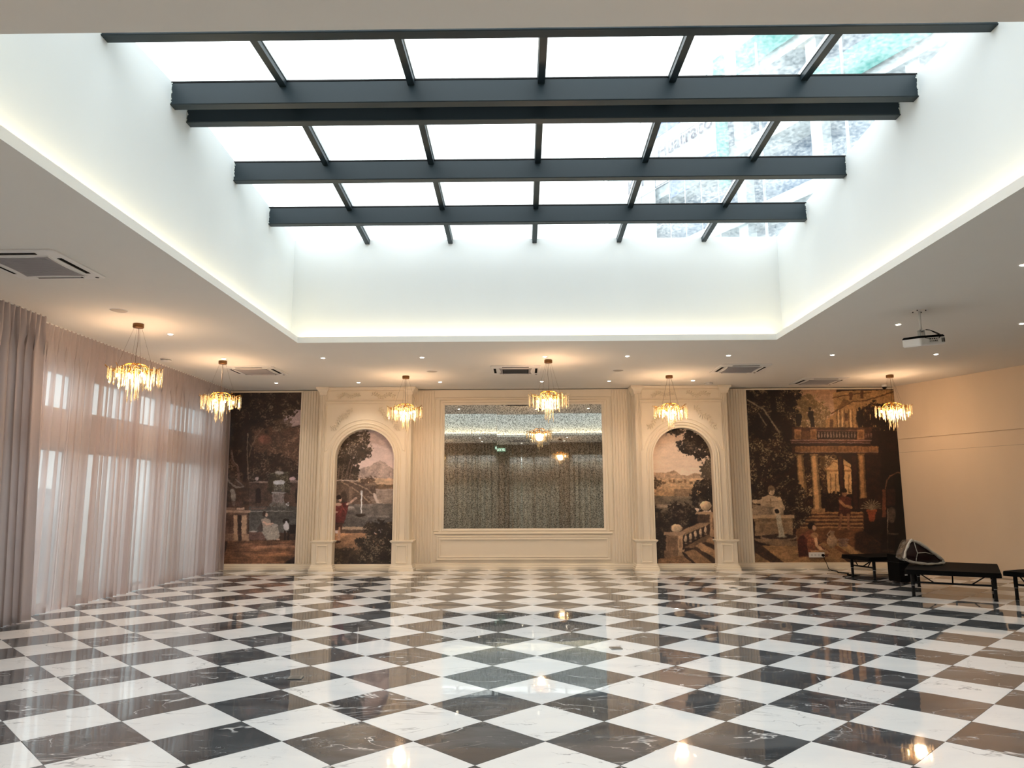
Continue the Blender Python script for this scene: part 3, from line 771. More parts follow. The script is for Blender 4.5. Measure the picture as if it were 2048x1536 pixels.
p.grad(1160, 1500, (168, 116, 76), (48, 32, 21), [(20, 1165), (720, 1165), (720, 1510), (20, 1510)], var=0.3, sc=3, ax=4)
p.leaf([(20, 1320), (360, 1330), (400, 1500), (20, 1500)], (46, 32, 20), (96, 74, 48), size=1.6, a=0.9)
p.leaf([(360, 1070), (450, 1035), (540, 1025), (640, 1060), (690, 960), (700, 1490), (290, 1490), (330, 1350), (270, 1220), (400, 1190)], (38, 26, 17), (110, 86, 60), size=1.9)
p.poly([(50, 855), (120, 838), (205, 825), (185, 930), (150, 1060), (60, 1065), (30, 930)], (98, 40, 33), var=0.3, sc=3); p.line([(110, 850), (170, 940)], 10, (130, 58, 46)); p.ell(88, 855, 38, 20, (190, 142, 112))
p.line([(180, 848), (240, 818), (278, 780)], 22, (186, 142, 112)); p.ell(112, 798, 18, 27, (190, 142, 110)); p.ell(95, 777, 30, 24, (38, 22, 16)); p.ell(65, 935, 20, 10, (190, 142, 112))
p.poly([(45, 1050), (135, 1050), (130, 1130), (50, 1130)], (66, 38, 28)); p.line([(98, 1110), (92, 1245)], 28, (156, 112, 82)); p.line([(42, 1120), (42, 1240)], 24, (130, 92, 68)); p.ell(88, 1257, 34, 13, (46, 26, 18))
RA = 0.642
def in_arch(xc, R):
    return lambda x, z: (np.abs(x - xc) < R + 0.02) & ((z < 3.03 - R) | ((x - xc) ** 2 + (z - (3.03 - R)) ** 2 < (R + 0.02) ** 2))
o = p.build('mural', -4.10, -2.75, 0.125, 3.06, YM - 0.004, in_arch(-3.425, 0.642))
tag(o, 'arched mural of a man in a red robe pointing over a lake to a mountain', 'mural', 'printed landscape murals')

# --- balustrade and bay (right arch)
p = Print([0.009015339, -0.0002932878, -11.45079, 2.060451e-05, 0.004198625, -3.614432, 1.043358e-05, 0.0001170738, 1.0], 124, 271, DENS, 13)
p.sheet(1300, 850, .18564)
p.grad(30, 540, (190, 150, 114), (222, 180, 138), var=0.07, sc=4, ax=8)
p.poly([(0, 510), (120, 515), (200, 510), (262, 484), (330, 535), (400, 545), (480, 513), (580, 535), (580, 600), (0, 600)], (168, 126, 88), var=0.25, sc=3)
p.grad(570, 730, (190, 144, 98), (158, 114, 72), [(0, 572), (580, 572), (580, 770), (0, 770)], var=0.35, sc=3, ax=2)
for x, y, w, h in ((200, 590, 30, 30), (240, 585, 28, 40), (300, 600, 45, 22), (362, 585, 30, 40), (130, 610, 40, 22), (420, 610, 40, 24)): p.rect(x, y, x + w, y + h, (120, 84, 52))
p.leaf([(30, 570), (110, 575), (120, 660), (30, 690)], (66, 45, 28), (120, 90, 58), size=1.6)
p.rect(255, 690, 480, 790, (128, 94, 62), var=0.3); p.grad(750, 960, (112, 88, 62), (92, 70, 48), [(0, 760), (480, 770), (480, 1000), (0, 1000)], var=0.25, sc=2, ax=7); p.rect(70, 855, 320, 890, (178, 140, 102), a=0.7, soft=5)
p.rect(0, 960, 800, 1540, (46, 29, 19), soft=5)
p.leaf([(180, 110), (200, 50), (300, 20), (420, 20), (330, 110), (250, 115)], (36, 23, 15), (84, 62, 42), size=1.8)
p.leaf([(270, 190), (340, 150), (380, 60), (460, 30), (580, 80), (660, 200), (720, 360), (640, 350), (540, 380), (490, 365), (440, 320), (370, 330), (320, 270)], (34, 22, 14), (86, 64, 44), size=1.9)
p.leaf([(530, 450), (590, 370), (700, 350), (730, 580), (560, 580)], (72, 55, 38), (128, 100, 70), size=1.7)
p.line([(630, 320), (665, 400), (690, 520)], 18, (30, 18, 12))
p.leaf([(440, 660), (500, 590), (600, 560), (730, 530), (740, 900), (540, 950), (460, 880), (430, 750)], (38, 25, 16), (92, 70, 48), size=1.8)
p.leaf([(190, 890), (260, 810), (300, 870), (360, 830), (430, 870), (500, 900), (520, 1090), (190, 1100)], (36, 23, 15), (88, 66, 45), size=1.8)
p.leaf([(30, 870), (130, 910), (220, 1000), (190, 1150), (170, 1260), (120, 1440), (30, 1440)], (34, 22, 14), (80, 60, 40), size=1.8)
p.poly([(330, 1140), (600, 1015), (660, 1025), (640, 1062), (390, 1175)], (136, 98, 64)); p.poly([(360, 1320), (620, 1175), (700, 1190), (480, 1320)], (100, 68, 42))
for x, y in ((380, 1215), (433, 1195), (487, 1167), (541, 1142), (595, 1116)): p.ell(x, y + 6, 16, 36, (172, 132, 92), shade=0.3); p.ell(x, y - 42, 12, 10, (140, 102, 68)); p.ell(x + 2, y + 55, 14, 10, (130, 94, 62))
p.rect(170, 1185, 350, 1360, (118, 82, 54)); p.rect(190, 1210, 285, 1330, (102, 70, 45)); p.rect(300, 1185, 348, 1360, (172, 126, 84)); p.rect(310, 1215, 338, 1320, (136, 96, 62))
p.poly([(148, 1150), (395, 1143), (350, 1188), (150, 1186)], (156, 114, 78)); p.rect(152, 1350, 365, 1435, (112, 78, 51)); p.poly([(300, 1360), (370, 1330), (350, 1430), (300, 1435)], (152, 110, 72))
p.ell(285, 1108, 60, 44, (186, 144, 100), shade=0.35)
p.rect(510, 950, 650, 1050, (74, 50, 33)); p.rect(640, 955, 800, 1200, (146, 106, 70)); p.rect(668, 1000, 708, 1130, (96, 65, 40)); p.rect(488, 932, 800, 962, (168, 124, 84)); p.ell(598, 868, 62, 54, (192, 148, 102), shade=0.4); p.ell(690, 910, 40, 32, (70, 46, 30))
p.poly([(590, 1250), (640, 1205), (800, 1250), (800, 1330)], (134, 92, 57)); p.poly([(590, 1255), (800, 1340), (800, 1390), (560, 1290)], (54, 34, 21))
p.poly([(480, 1300), (540, 1265), (800, 1400), (800, 1500)], (152, 106, 66)); p.poly([(480, 1305), (800, 1505), (640, 1505), (450, 1340)], (60, 38, 24))
p.poly([(350, 1370), (470, 1335), (700, 1505), (500, 1505)], (134, 92, 56)); p.poly([(90, 1440), (350, 1400), (480, 1505), (90, 1510)], (122, 82, 50), var=0.3, sc=2, ax=6); p.line([(350, 1372), (490, 1500)], 22, (52, 32, 20))
o = p.build('mural', 2.81, 4.17, 0.125, 3.06, YM - 0.004, in_arch(3.487, 0.648))
tag(o, 'arched mural of a stone balustrade with balls above a bay', 'mural', 'printed landscape murals')

# --- temple court with kneeling woman
p = Print([0.003755742, -0.0002005245, -5.446415, 1.83903e-05, 0.003309053, -2.608435, 1.043358e-05, 0.0001170738, 1.0], 300, 347, DENS, 14)
p.sheet(1480, 740, .2605)
p.grad(150, 1500, (34, 16, 9), (40, 20, 11), var=0.3, sc=8)
p.grad(150, 460, (152, 104, 66), (206, 156, 112), [(380, 140), (740, 140), (740, 470), (380, 470)], var=0.08, sc=6)
p.leaf([(390, 230), (470, 190), (560, 190), (640, 250), (690, 340), (680, 460), (400, 460)], (110, 78, 44), (170, 130, 84), size=2.0)
p.leaf([(30, 140), (480, 150), (440, 240), (420, 330), (420, 440), (380, 520), (430, 640), (420, 700), (300, 840), (60, 960), (30, 400)], (26, 13, 8), (118, 88, 56), size=2.0, clump=20)
p.leaf([(60, 520), (300, 540), (310, 640), (80, 660)], (40, 22, 12), (150, 116, 74), size=1.8)
for pts, w, cl in (([(250, 160), (260, 330), (200, 520)], 40, (22, 10, 6)), ([(60, 230), (180, 300), (260, 420), (300, 480)], 12, (112, 86, 60)), ([(120, 640), (150, 800), (130, 900)], 34, (40, 24, 15)), ([(250, 640), (200, 760), (160, 900)], 26, (44, 26, 16)), ([(140, 330), (200, 420)], 10, (104, 78, 54))): p.line(pts, w, cl)
p.poly([(712, 172), (800, 160), (1300, 150), (1300, 500), (1000, 480), (960, 458), (840, 458), (660, 458), (655, 385), (725, 335), (715, 215)], (150, 104, 58), var=0.2, sc=4)
p.line([(710, 212), (850, 185), (1000, 170)], 8, (84, 50, 28)); p.line([(700, 330), (860, 240), (960, 235), (1190, 160)], 10, (88, 54, 30)); p.poly([(740, 300), (800, 215), (850, 250)], (108, 70, 38))
for x in (740, 765, 800, 830, 860, 890, 930, 985): p.line([(x, 300), (x + 4, 456)], 7, (96, 60, 33))
for x, y in ((815, 350), (700, 400), (850, 190), (935, 180), (945, 300), (1000, 300)): p.rect(x - 12, y - 20, x + 12, y + 40, (84, 50, 28))
for x in (752, 782, 845, 905): p.line([(x, 310), (x + 3, 456)], 8, (196, 148, 92))
p.leaf([(940, 290), (1010, 240), (1130, 270), (1300, 320), (1300, 640), (1000, 640), (980, 480), (930, 420)], (22, 10, 6), (66, 40, 25), size=1.8)
p.rect(400, 440, 1010, 640, (60, 32, 19)); p.rect(1000, 470, 1300, 640, (30, 13, 8), soft=6)
for x0, x1 in ((418, 470), (538, 590), (898, 955)): p.rect(x0, 452, x1, 532, (138, 88, 50)); p.rect(x0 + 12, 468, x1 - 12, 520, (112, 68, 37)); p.rect(x0 - 6, 444, x1 + 6, 456, (74, 42, 26))
p.rect(472, 470, 536, 530, (92, 54, 31)); p.rect(590, 460, 898, 470, (92, 56, 40)); p.rect(590, 470, 898, 530, (34, 16, 10))
for k in range(13): p.ell(604 + 23 * k, 503, 6, 19, (126, 92, 70)); p.ell(604 + 23 * k, 480, 5, 6, (110, 78, 58))
for k in range(3): p.ell(966 + 20 * k, 503, 6, 19, (96, 62, 46))
p.rect(385, 534, 1010, 543, (134, 92, 70)); p.rect(390, 543, 1000, 556, (72, 38, 25)); p.rect(395, 556, 1000, 562, (124, 84, 66)); p.rect(400, 562, 1000, 584, (40, 20, 12)); p.rect(425, 584, 1060, 628, (128, 80, 44)); p.rect(425, 628, 1060, 634, (138, 96, 64)); p.rect(425, 634, 1060, 646, (54, 27, 16))
for k in range(24): p.rect(432 + 26 * k, 588, 440 + 26 * k, 622, (98, 58, 32), a=0.7)
for hx, hy, pts in ((440, 318, [(428, 336), (472, 336), (474, 380), (466, 425), (446, 440), (432, 425), (427, 380)]), (535, 296, [(526, 312), (562, 315), (564, 360), (574, 435), (545, 440), (535, 390), (520, 355)]), (915, 298, [(895, 315), (945, 300), (942, 400), (935, 440), (905, 440), (890, 370)])):
    p.ell(hx, hy, 11, 13, (22, 12, 9)); p.poly(pts, (22, 12, 9), var=0.1)
p.rect(430, 640, 970, 960, (32, 15, 9)); p.leaf([(490, 660), (760, 660), (740, 960), (500, 960)], (44, 24, 13), (150, 108, 64), size=1.9); p.leaf([(600, 660), (760, 660), (740, 740), (640, 780)], (84, 56, 30), (184, 140, 90), size=1.7)
p.poly([(660, 765), (715, 690), (790, 680), (870, 740), (870, 960), (676, 960)], (190, 138, 82), var=0.15); p.line([(650, 765), (715, 700), (860, 750)], 10, (128, 84, 46)); p.rect(665, 765, 870, 780, (146, 98, 56))
for x in (690, 730, 830): p.rect(x, 800, x + 9, 950, (128, 84, 48))
p.leaf([(610, 930), (880, 940), (880, 1070), (600, 1070)], (28, 13, 8), (66, 42, 24), size=1.7)
def column(x0, x1, y0, X0, X1, y1, c):
    p.poly([(x0, y0), (x1, y0), (X1, y1), (X0, y1)], tuple(v * 0.62 for v in c)); w = (x1 - x0); W_ = (X1 - X0)
    p.poly([(x0 + .16 * w, y0), (x0 + .72 * w, y0), (X0 + .72 * W_, y1), (X0 + .16 * W_, y1)], c, soft=4); p.rect(x0 - 6, y0 - 12, x1 + 6, y0, tuple(v * 0.7 for v in c))
column(432, 484, 655, 452, 520, 1000, (168, 116, 66)); column(540, 592, 655, 566, 630, 1075, (192, 134, 78)); column(745, 790, 660, 768, 812, 1000, (56, 28, 16)); column(848, 905, 660, 862, 915, 1060, (46, 22, 13)); column(905, 952, 650, 918, 970, 980, (154, 102, 56))
p.rect(548, 1062, 650, 1090, (146, 98, 56))
for k in range(5):
    p.poly([(510 - 14 * k, 1088 + 28 * k), (940, 1088 + 28 * k), (950, 1102 + 28 * k), (500 - 14 * k, 1102 + 28 * k)], (142, 92, 52)); p.poly([(500 - 14 * k, 1102 + 28 * k), (950, 1102 + 28 * k), (950, 1117 + 28 * k), (495 - 14 * k, 1117 + 28 * k)], (74, 42, 24))
p.poly([(430, 1215), (930, 1215), (1180, 1400), (1180, 1500), (430, 1400)], (98, 58, 32), var=0.3, sc=4, ax=4)
p.leaf([(85, 930), (180, 850), (330, 790), (430, 850), (510, 930), (560, 1060), (510, 1160), (430, 1230), (330, 1130), (90, 1030)], (34, 19, 11), (134, 102, 66), size=1.7)
p.poly([(170, 975), (215, 958), (285, 970), (335, 1050), (320, 1075), (250, 1075), (150, 1060)], (176, 136, 94), soft=2); p.line([(232, 985), (236, 1060)], 6, (124, 92, 60)); p.line([(195, 1010), (285, 1008)], 6, (136, 102, 68)); p.ell(215, 1040, 30, 14, (140, 106, 72), a=0.6); p.ell(243, 930, 23, 31, (186, 146, 102)); p.ell(251, 936, 12, 22, (150, 112, 74), a=0.7); p.ell(240, 906, 27, 20, (92, 66, 42)); p.ell(222, 922, 10, 18, (92, 66, 42)); p.line([(190, 985), (150, 1010), (105, 1005)], 30, (176, 136, 94)); p.line([(300, 985), (330, 1060)], 28, (180, 138, 94)); p.poly([(95, 1030), (220, 1045), (335, 1060), (335, 1112), (95, 1112)], (128, 98, 68), var=0.35, sc=2.5); p.ell(292, 1085, 40, 38, (150, 116, 80), shade=0.3); p.ell(284, 1084, 27, 26, (182, 146, 104)); p.ell(284, 1084, 20, 20, (24, 12, 8))
p.rect(95, 1110, 415, 1140, (160, 120, 80)); p.rect(105, 1140, 405, 1160, (112, 80, 50)); p.rect(115, 1160, 405, 1270, (132, 96, 62)); p.rect(150, 1180, 375, 1255, (116, 82, 52))
p.ell(300, 1282, 145, 30, (120, 86, 58)); p.ell(300, 1276, 132, 20, (52, 33, 22))
p.poly([(272, 1104), (308, 1106), (345, 1272), (300, 1278)], (150, 126, 90), a=0.75, var=0.5, sc=2, ax=0.2)
for k in range(5): p.line([(276 + 7 * k, 1106), (303 + 9 * k, 1274)], 4, (196, 172, 132), a=0.55)
p.ell(284, 1084, 27, 26, (176, 140, 98)); p.ell(284, 1084, 18, 18, (30, 16, 10)); p.ell(322, 1276, 40, 8, (170, 148, 112), a=0.6, soft=3); p.poly([(110, 1290), (440, 1310), (440, 1355), (260, 1350), (120, 1310)], (116, 82, 52))
p.poly([(115, 1345), (440, 1350), (900, 1425), (900, 1510), (115, 1510)], (142, 96, 55), var=0.35, sc=3, ax=4); p.poly([(115, 1330), (160, 1340), (370, 1500), (290, 1510), (115, 1400)], (58, 35, 21)); p.line([(600, 1330), (820, 1440), (900, 1500)], 40, (62, 36, 21)); p.poly([(720, 1330), (800, 1320), (1000, 1440), (900, 1450)], (150, 104, 60)); p.poly([(580, 1350), (640, 1320), (820, 1420), (760, 1440)], (140, 92, 52))
p.poly([(470, 1255), (540, 1222), (600, 1262), (595, 1330), (690, 1390), (670, 1432), (450, 1435), (440, 1320)], (112, 60, 36), var=0.35, sc=3); p.poly([(442, 1300), (480, 1260), (515, 1300), (520, 1425), (450, 1430)], (66, 28, 18)); p.ell(548, 1196, 32, 28, (34, 17, 11)); p.ell(570, 1208, 16, 22, (186, 130, 86)); p.line([(576, 1285), (590, 1345), (640, 1390)], 24, (194, 138, 90)); p.poly([(540, 1385), (660, 1375), (690, 1405), (560, 1432)], (156, 106, 64)); p.ell(570, 1265, 30, 22, (150, 98, 58))
p.ell(706, 1312, 40, 48, (154, 112, 74), shade=0.35); p.rect(692, 1240, 720, 1282, (140, 100, 66)); p.rect(684, 1234, 728, 1246, (120, 84, 56)); p.line([(692, 1295), (668, 1262), (690, 1232)], 8, (150, 112, 78)); p.rect(684, 1352, 728, 1366, (120, 84, 54))
for r_ in range(3): p.ell(790, 1300 + 22 * r_, 48 - 6 * r_, 10, (120, 84, 60))
p.poly([(755, 978), (800, 965), (858, 982), (845, 1075), (765, 1080)], (72, 33, 21), var=0.25); p.ell(800, 945, 19, 24, (140, 88, 54)); p.ell(798, 925, 24, 17, (24, 11, 7)); p.line([(765, 1000), (800, 1040), (850, 1050)], 20, (146, 92, 54)); p.poly([(760, 1070), (845, 1070), (850, 1120), (750, 1120)], (52, 24, 15)); p.line([(775, 1110), (760, 1215)], 22, (118, 72, 43)); p.line([(828, 1110), (832, 1215)], 22, (118, 72, 43))
p.rect(970, 1068, 1048, 1085, (136, 64, 34)); p.poly([(976, 1085), (1042, 1085), (1030, 1160), (990, 1160)], (120, 54, 29))
for k in range(11):
    a_ = -2.9 + k * 0.27; p.line([(1008, 1068), (1008 + 45 * math.cos(a_), 1068 + 55 * math.sin(a_) ), (1008 + 85 * math.cos(a_), 1078 + 85 * math.sin(a_))], 7, (112, 86, 58))
p.poly([(1080, 640), (1300, 600), (1300, 1500), (1080, 1500)], (20, 9, 5), a=0.85, soft=8); p.line([(1112, 905), (1122, 850), (1150, 810), (1205, 785), (1260, 800)], 10, (104, 60, 37)); p.poly([(1175, 800), (1240, 790), (1300, 1500), (1190, 1500)], (10, 5, 3), soft=3)
p.rect(1090, 915, 1118, 1130, (92, 48, 28)); p.rect(1125, 910, 1190, 1040, (44, 22, 14)); p.ell(1162, 1110, 34, 62, (84, 63, 46), a=0.8, soft=4); p.line([(1130, 1060), (1130, 1385)], 6, (140, 112, 84), a=0.8); p.ell(1135, 1388, 45, 12, (116, 88, 62), a=0.7, soft=3); p.rect(1135, 1250, 1215, 1262, (110, 82, 62), a=0.6)
p.poly([(880, 1250), (1100, 1180), (1180, 1330), (1180, 1500), (880, 1380)], (26, 12, 7), a=0.7, soft=10); p.poly([(840, 1415), (1300, 1400), (1300, 1510), (840, 1500)], (24, 12, 7), a=0.8, soft=6)
o = p.build('mural', 5.04, 8.335, 0.11, 3.905, YW - 0.006)
tag(o, 'large dark mural of a columned temple court with a kneeling woman, behind black tables', 'mural', 'printed landscape murals')

# ------------------------------------------------------------------ curtains
def cloth_mat(name, rgb, see, trans):
    M = bpy.data.materials.new(name); M.use_nodes = True
    nt = M.node_tree; N = nt.nodes; K = nt.links; N.remove(N['Principled BSDF']); out = N['Material Output']
    c = L3(rgb)
    tc = N.new('ShaderNodeTexCoord'); mp = N.new('ShaderNodeMapping'); mp.inputs['Scale'].default_value = (9, 9, 1.2)
    no = N.new('ShaderNodeTexNoise'); no.inputs['Scale'].default_value = 3.0; no.inputs['Detail'].default_value = 3
    K.new(tc.outputs['Object'], mp.inputs[0]); K.new(mp.outputs[0], no.inputs['Vector'])
    mx = N.new('ShaderNodeMix'); mx.data_type = 'RGBA'
    mx.inputs['A'].default_value = tuple(v * 0.93 for v in c) + (1,); mx.inputs['B'].default_value = tuple(min(1, v * 1.05) for v in c) + (1,)
    K.new(no.outputs['Fac'], mx.inputs['Factor'])
    di = N.new('ShaderNodeBsdfDiffuse'); tl = N.new('ShaderNodeBsdfTranslucent'); tr = N.new('ShaderNodeBsdfTransparent')
    K.new(mx.outputs['Result'], di.inputs[0]); K.new(mx.outputs['Result'], tl.inputs[0])
    a = N.new('ShaderNodeMixShader'); a.inputs[0].default_value = trans; K.new(di.outputs[0], a.inputs[1]); K.new(tl.outputs[0], a.inputs[2])
    b = N.new('ShaderNodeMixShader'); b.inputs[0].default_value = see; K.new(a.outputs[0], b.inputs[1]); K.new(tr.outputs[0], b.inputs[2])
    K.new(b.outputs[0], out.inputs[0]); return M
m_sheer = cloth_mat('sheer_voile', (230, 219, 217), 0.42, 0.72)
m_drape = cloth_mat('lilac_grey_drape', (200, 189, 187), 0.0, 0.25)
m_rear = cloth_mat('rear_voile', (196, 182, 166), 0.05, 0.4)
def curtain(name, a0, a1, at, axis, material, label, cat, group=None, pitch=0.2, amp=0.078, seed=1, lean=0.0, ztop=3.955, zbot=0.012):
    """pleated cloth hung along the y axis (axis='y', at x=at) or the x axis"""
    r = random.Random(seed)
    n = int((a1 - a0) / pitch * 14)
    zs = [zbot, 0.25, 0.7, 1.3, 1.9, 2.5, 3.0, 3.4, 3.62, 3.74, 3.82, 3.88, 3.93, ztop]
    ph = [0.0]; a = [1.0]; b = [0.0]; fold = pitch * 0.95
    nf = int((a1 - a0) / pitch) + 2
    fw_ = [fold * (0.72 + 0.56 * r.random()) for _ in range(nf)]; fa = [0.55 + 0.75 * r.random() for _ in range(nf)]
    tot = sum(fw_); cum = [0.0]
    for w in fw_: cum.append(cum[-1] + w * (a1 - a0) / tot)
    verts = []; faces = []
    for zi, z in enumerate(zs):
        t = (z - zbot) / (ztop - zbot)
        k = 1.0 if t < 0.88 else max(0.0, 1 - (t - 0.88) / 0.12)          # main folds fade into the gathered heading
        h = min(1.0, max(0.0, (t - 0.86) / 0.06))
        for i in range(n + 1):
            u = (a1 - a0) * i / n
            j = 0
            lo, hi = 0, nf
            while hi - lo > 1:
                md = (lo + hi) // 2
                if cum[md] <= u: lo = md
                else: hi = md
            f = lo; q = (u - cum[f]) / max(1e-6, cum[f + 1] - cum[f])
            s = math.sin(2 * PI * q); bell = math.sin(PI * q) ** 2
            am = amp * fa[f] * (0.75 + 0.35 * (1 - t)) * k
            off = am * (s * 0.75 + 0.35 * math.sin(4 * PI * q + f))
            sway = 0.012 * math.sin(f * 2.1 + t * 2.5) * (1 - t)
            along = u + (0.030 * math.sin(4 * PI * q) * k * fa[f]) + sway
            hd = 0.028 * h * (1 if math.sin(2 * PI * u / (pitch * 0.5)) > 0 else -1) * min(1, abs(math.sin(2 * PI * u / (pitch * 0.5))) * 3)
            off += hd
            along -= lean * (1 - t)
            verts.append((at - off, a0 + along, z) if axis == 'y' else (a0 + along, at + off, z))
    W_ = n + 1
    for zi in range(len(zs) - 1):
        for i in range(n): faces.append((zi * W_ + i, zi * W_ + i + 1, (zi + 1) * W_ + i + 1, (zi + 1) * W_ + i))
    root = empty(name, (at, (a0 + a1) / 2, 0) if axis == 'y' else ((a0 + a1) / 2, at, 0))
    ox, oy = root.location.x, root.location.y
    mb = MB(); mb.v = [(x - ox, y - oy, z) for x, y, z in verts]; mb.f = faces
    mb.build('cloth', material, root, smooth=True)
    hm = MB()
    hm.v = [(x - ox - (0.001 if axis == 'y' else 0), y - oy + (0.001 if axis != 'y' else 0), (zbot if k == 0 else zbot + 0.075)) for k in (0, 1) for x, y, z in verts[:W_]]
    hm.f = [(i, i + 1, W_ + i + 1, W_ + i) for i in range(n)]
    hm.build('hem', material, root, smooth=True)
    tr = MB()
    if axis == 'y': tr.box(-0.02, 0.02, a0 - oy, a1 - oy, 3.945, 3.9599)
    else: tr.box(a0 - ox, a1 - ox, -0.02, 0.02, 3.945, 3.9599)
    tr.build('track', m_whiteplastic, root)
    tag(root, label, cat, group)
curtain('sheer_curtain', 12.47, 16.13, -6.56, 'y', m_sheer, 'pale sheer curtain ending against the waterfall mural', 'curtain', 'sheer curtains along the window wall', seed=2)
curtain('sheer_curtain', 9.2, 12.45, -6.56, 'y', m_sheer, 'pale sheer curtain glowing with bright vertical slits behind the nearest chandelier', 'curtain', 'sheer curtains along the window wall', seed=5)
curtain('sheer_curtain', -0.5, 9.18, -6.56, 'y', m_sheer, 'pale sheer curtain outside the picture towards the camera', 'curtain', 'sheer curtains along the window wall', seed=9)
curtain('blackout_drape', 6.6, 9.42, -6.36, 'y', m_drape, 'grey lilac opaque drape gathered at the edge of the photo', 'curtain', seed=4, amp=0.075, lean=-0.25)
curtain('rear_curtain', -6.3, -0.02, -0.62, 'x', m_rear, 'taupe curtain behind the camera, mirrored with greenish light behind it', 'curtain', 'curtains seen in the mirror', seed=21, pitch=0.27, amp=0.095)
curtain('rear_curtain', -0.005, 10.6, -0.62, 'x', m_rear, 'taupe curtain behind the camera, mirrored on the darker side of the gap', 'curtain', 'curtains seen in the mirror', seed=22, pitch=0.27, amp=0.095)

# ------------------------------------------------------------------ chandeliers
def crystal_mat():
    M = bpy.data.materials.new('cut_crystal'); M.use_nodes = True
    nt = M.node_tree; N = nt.nodes; K = nt.links; N.remove(N['Principled BSDF']); out = N['Material Output']
    tl = N.new('ShaderNodeBsdfTranslucent'); tl.inputs[0].default_value = (1, 0.90, 0.66, 1)
    gl = N.new('ShaderNodeBsdfGlossy'); gl.inputs['Roughness'].default_value = 0.12
    tr = N.new('ShaderNodeBsdfTransparent'); tr.inputs[0].default_value = (1, 0.95, 0.85, 1)
    no = N.new('ShaderNodeTexNoise'); no.inputs['Scale'].default_value = 60; tc = N.new('ShaderNodeTexCoord'); K.new(tc.outputs['Object'], no.inputs['Vector'])
    mr = N.new('ShaderNodeMapRange'); K.new(no.outputs['Fac'], mr.inputs[0]); mr.inputs[1].default_value = 0.3; mr.inputs[2].default_value = 0.7; mr.inputs[3].default_value = 0.2; mr.inputs[4].default_value = 0.6
    a = N.new('ShaderNodeMixShader'); a.inputs[0].default_value = 0.3; K.new(tl.outputs[0], a.inputs[1]); K.new(gl.outputs[0], a.inputs[2])
    b = N.new('ShaderNodeMixShader'); K.new(mr.outputs[0], b.inputs[0]); K.new(a.outputs[0], b.inputs[1]); K.new(tr.outputs[0], b.inputs[2])
    K.new(b.outputs[0], out.inputs[0]); return M
m_crystal = crystal_mat()
m_bulb = emit_mat('warm_bulb', (1.0, 0.72, 0.34), 26.0)
def drop(mb, x, y, z, L, w, rot):
    """long facetted prism with a pear tip, hanging from (x,y,z)"""
    rings = []
    for dz, r in ((0, 0.25), (-0.06, 0.6), (-0.62, 0.75), (-0.70, 0.3), (-0.76, 0.55), (-0.88, 1.0), (-1.0, 0.12)):
        rings.append([(x + w * r * math.cos(rot + k * PI / 2), y + w * r * math.sin(rot + k * PI / 2), z + dz * L) for k in range(4)])
    mb.loft(rings)
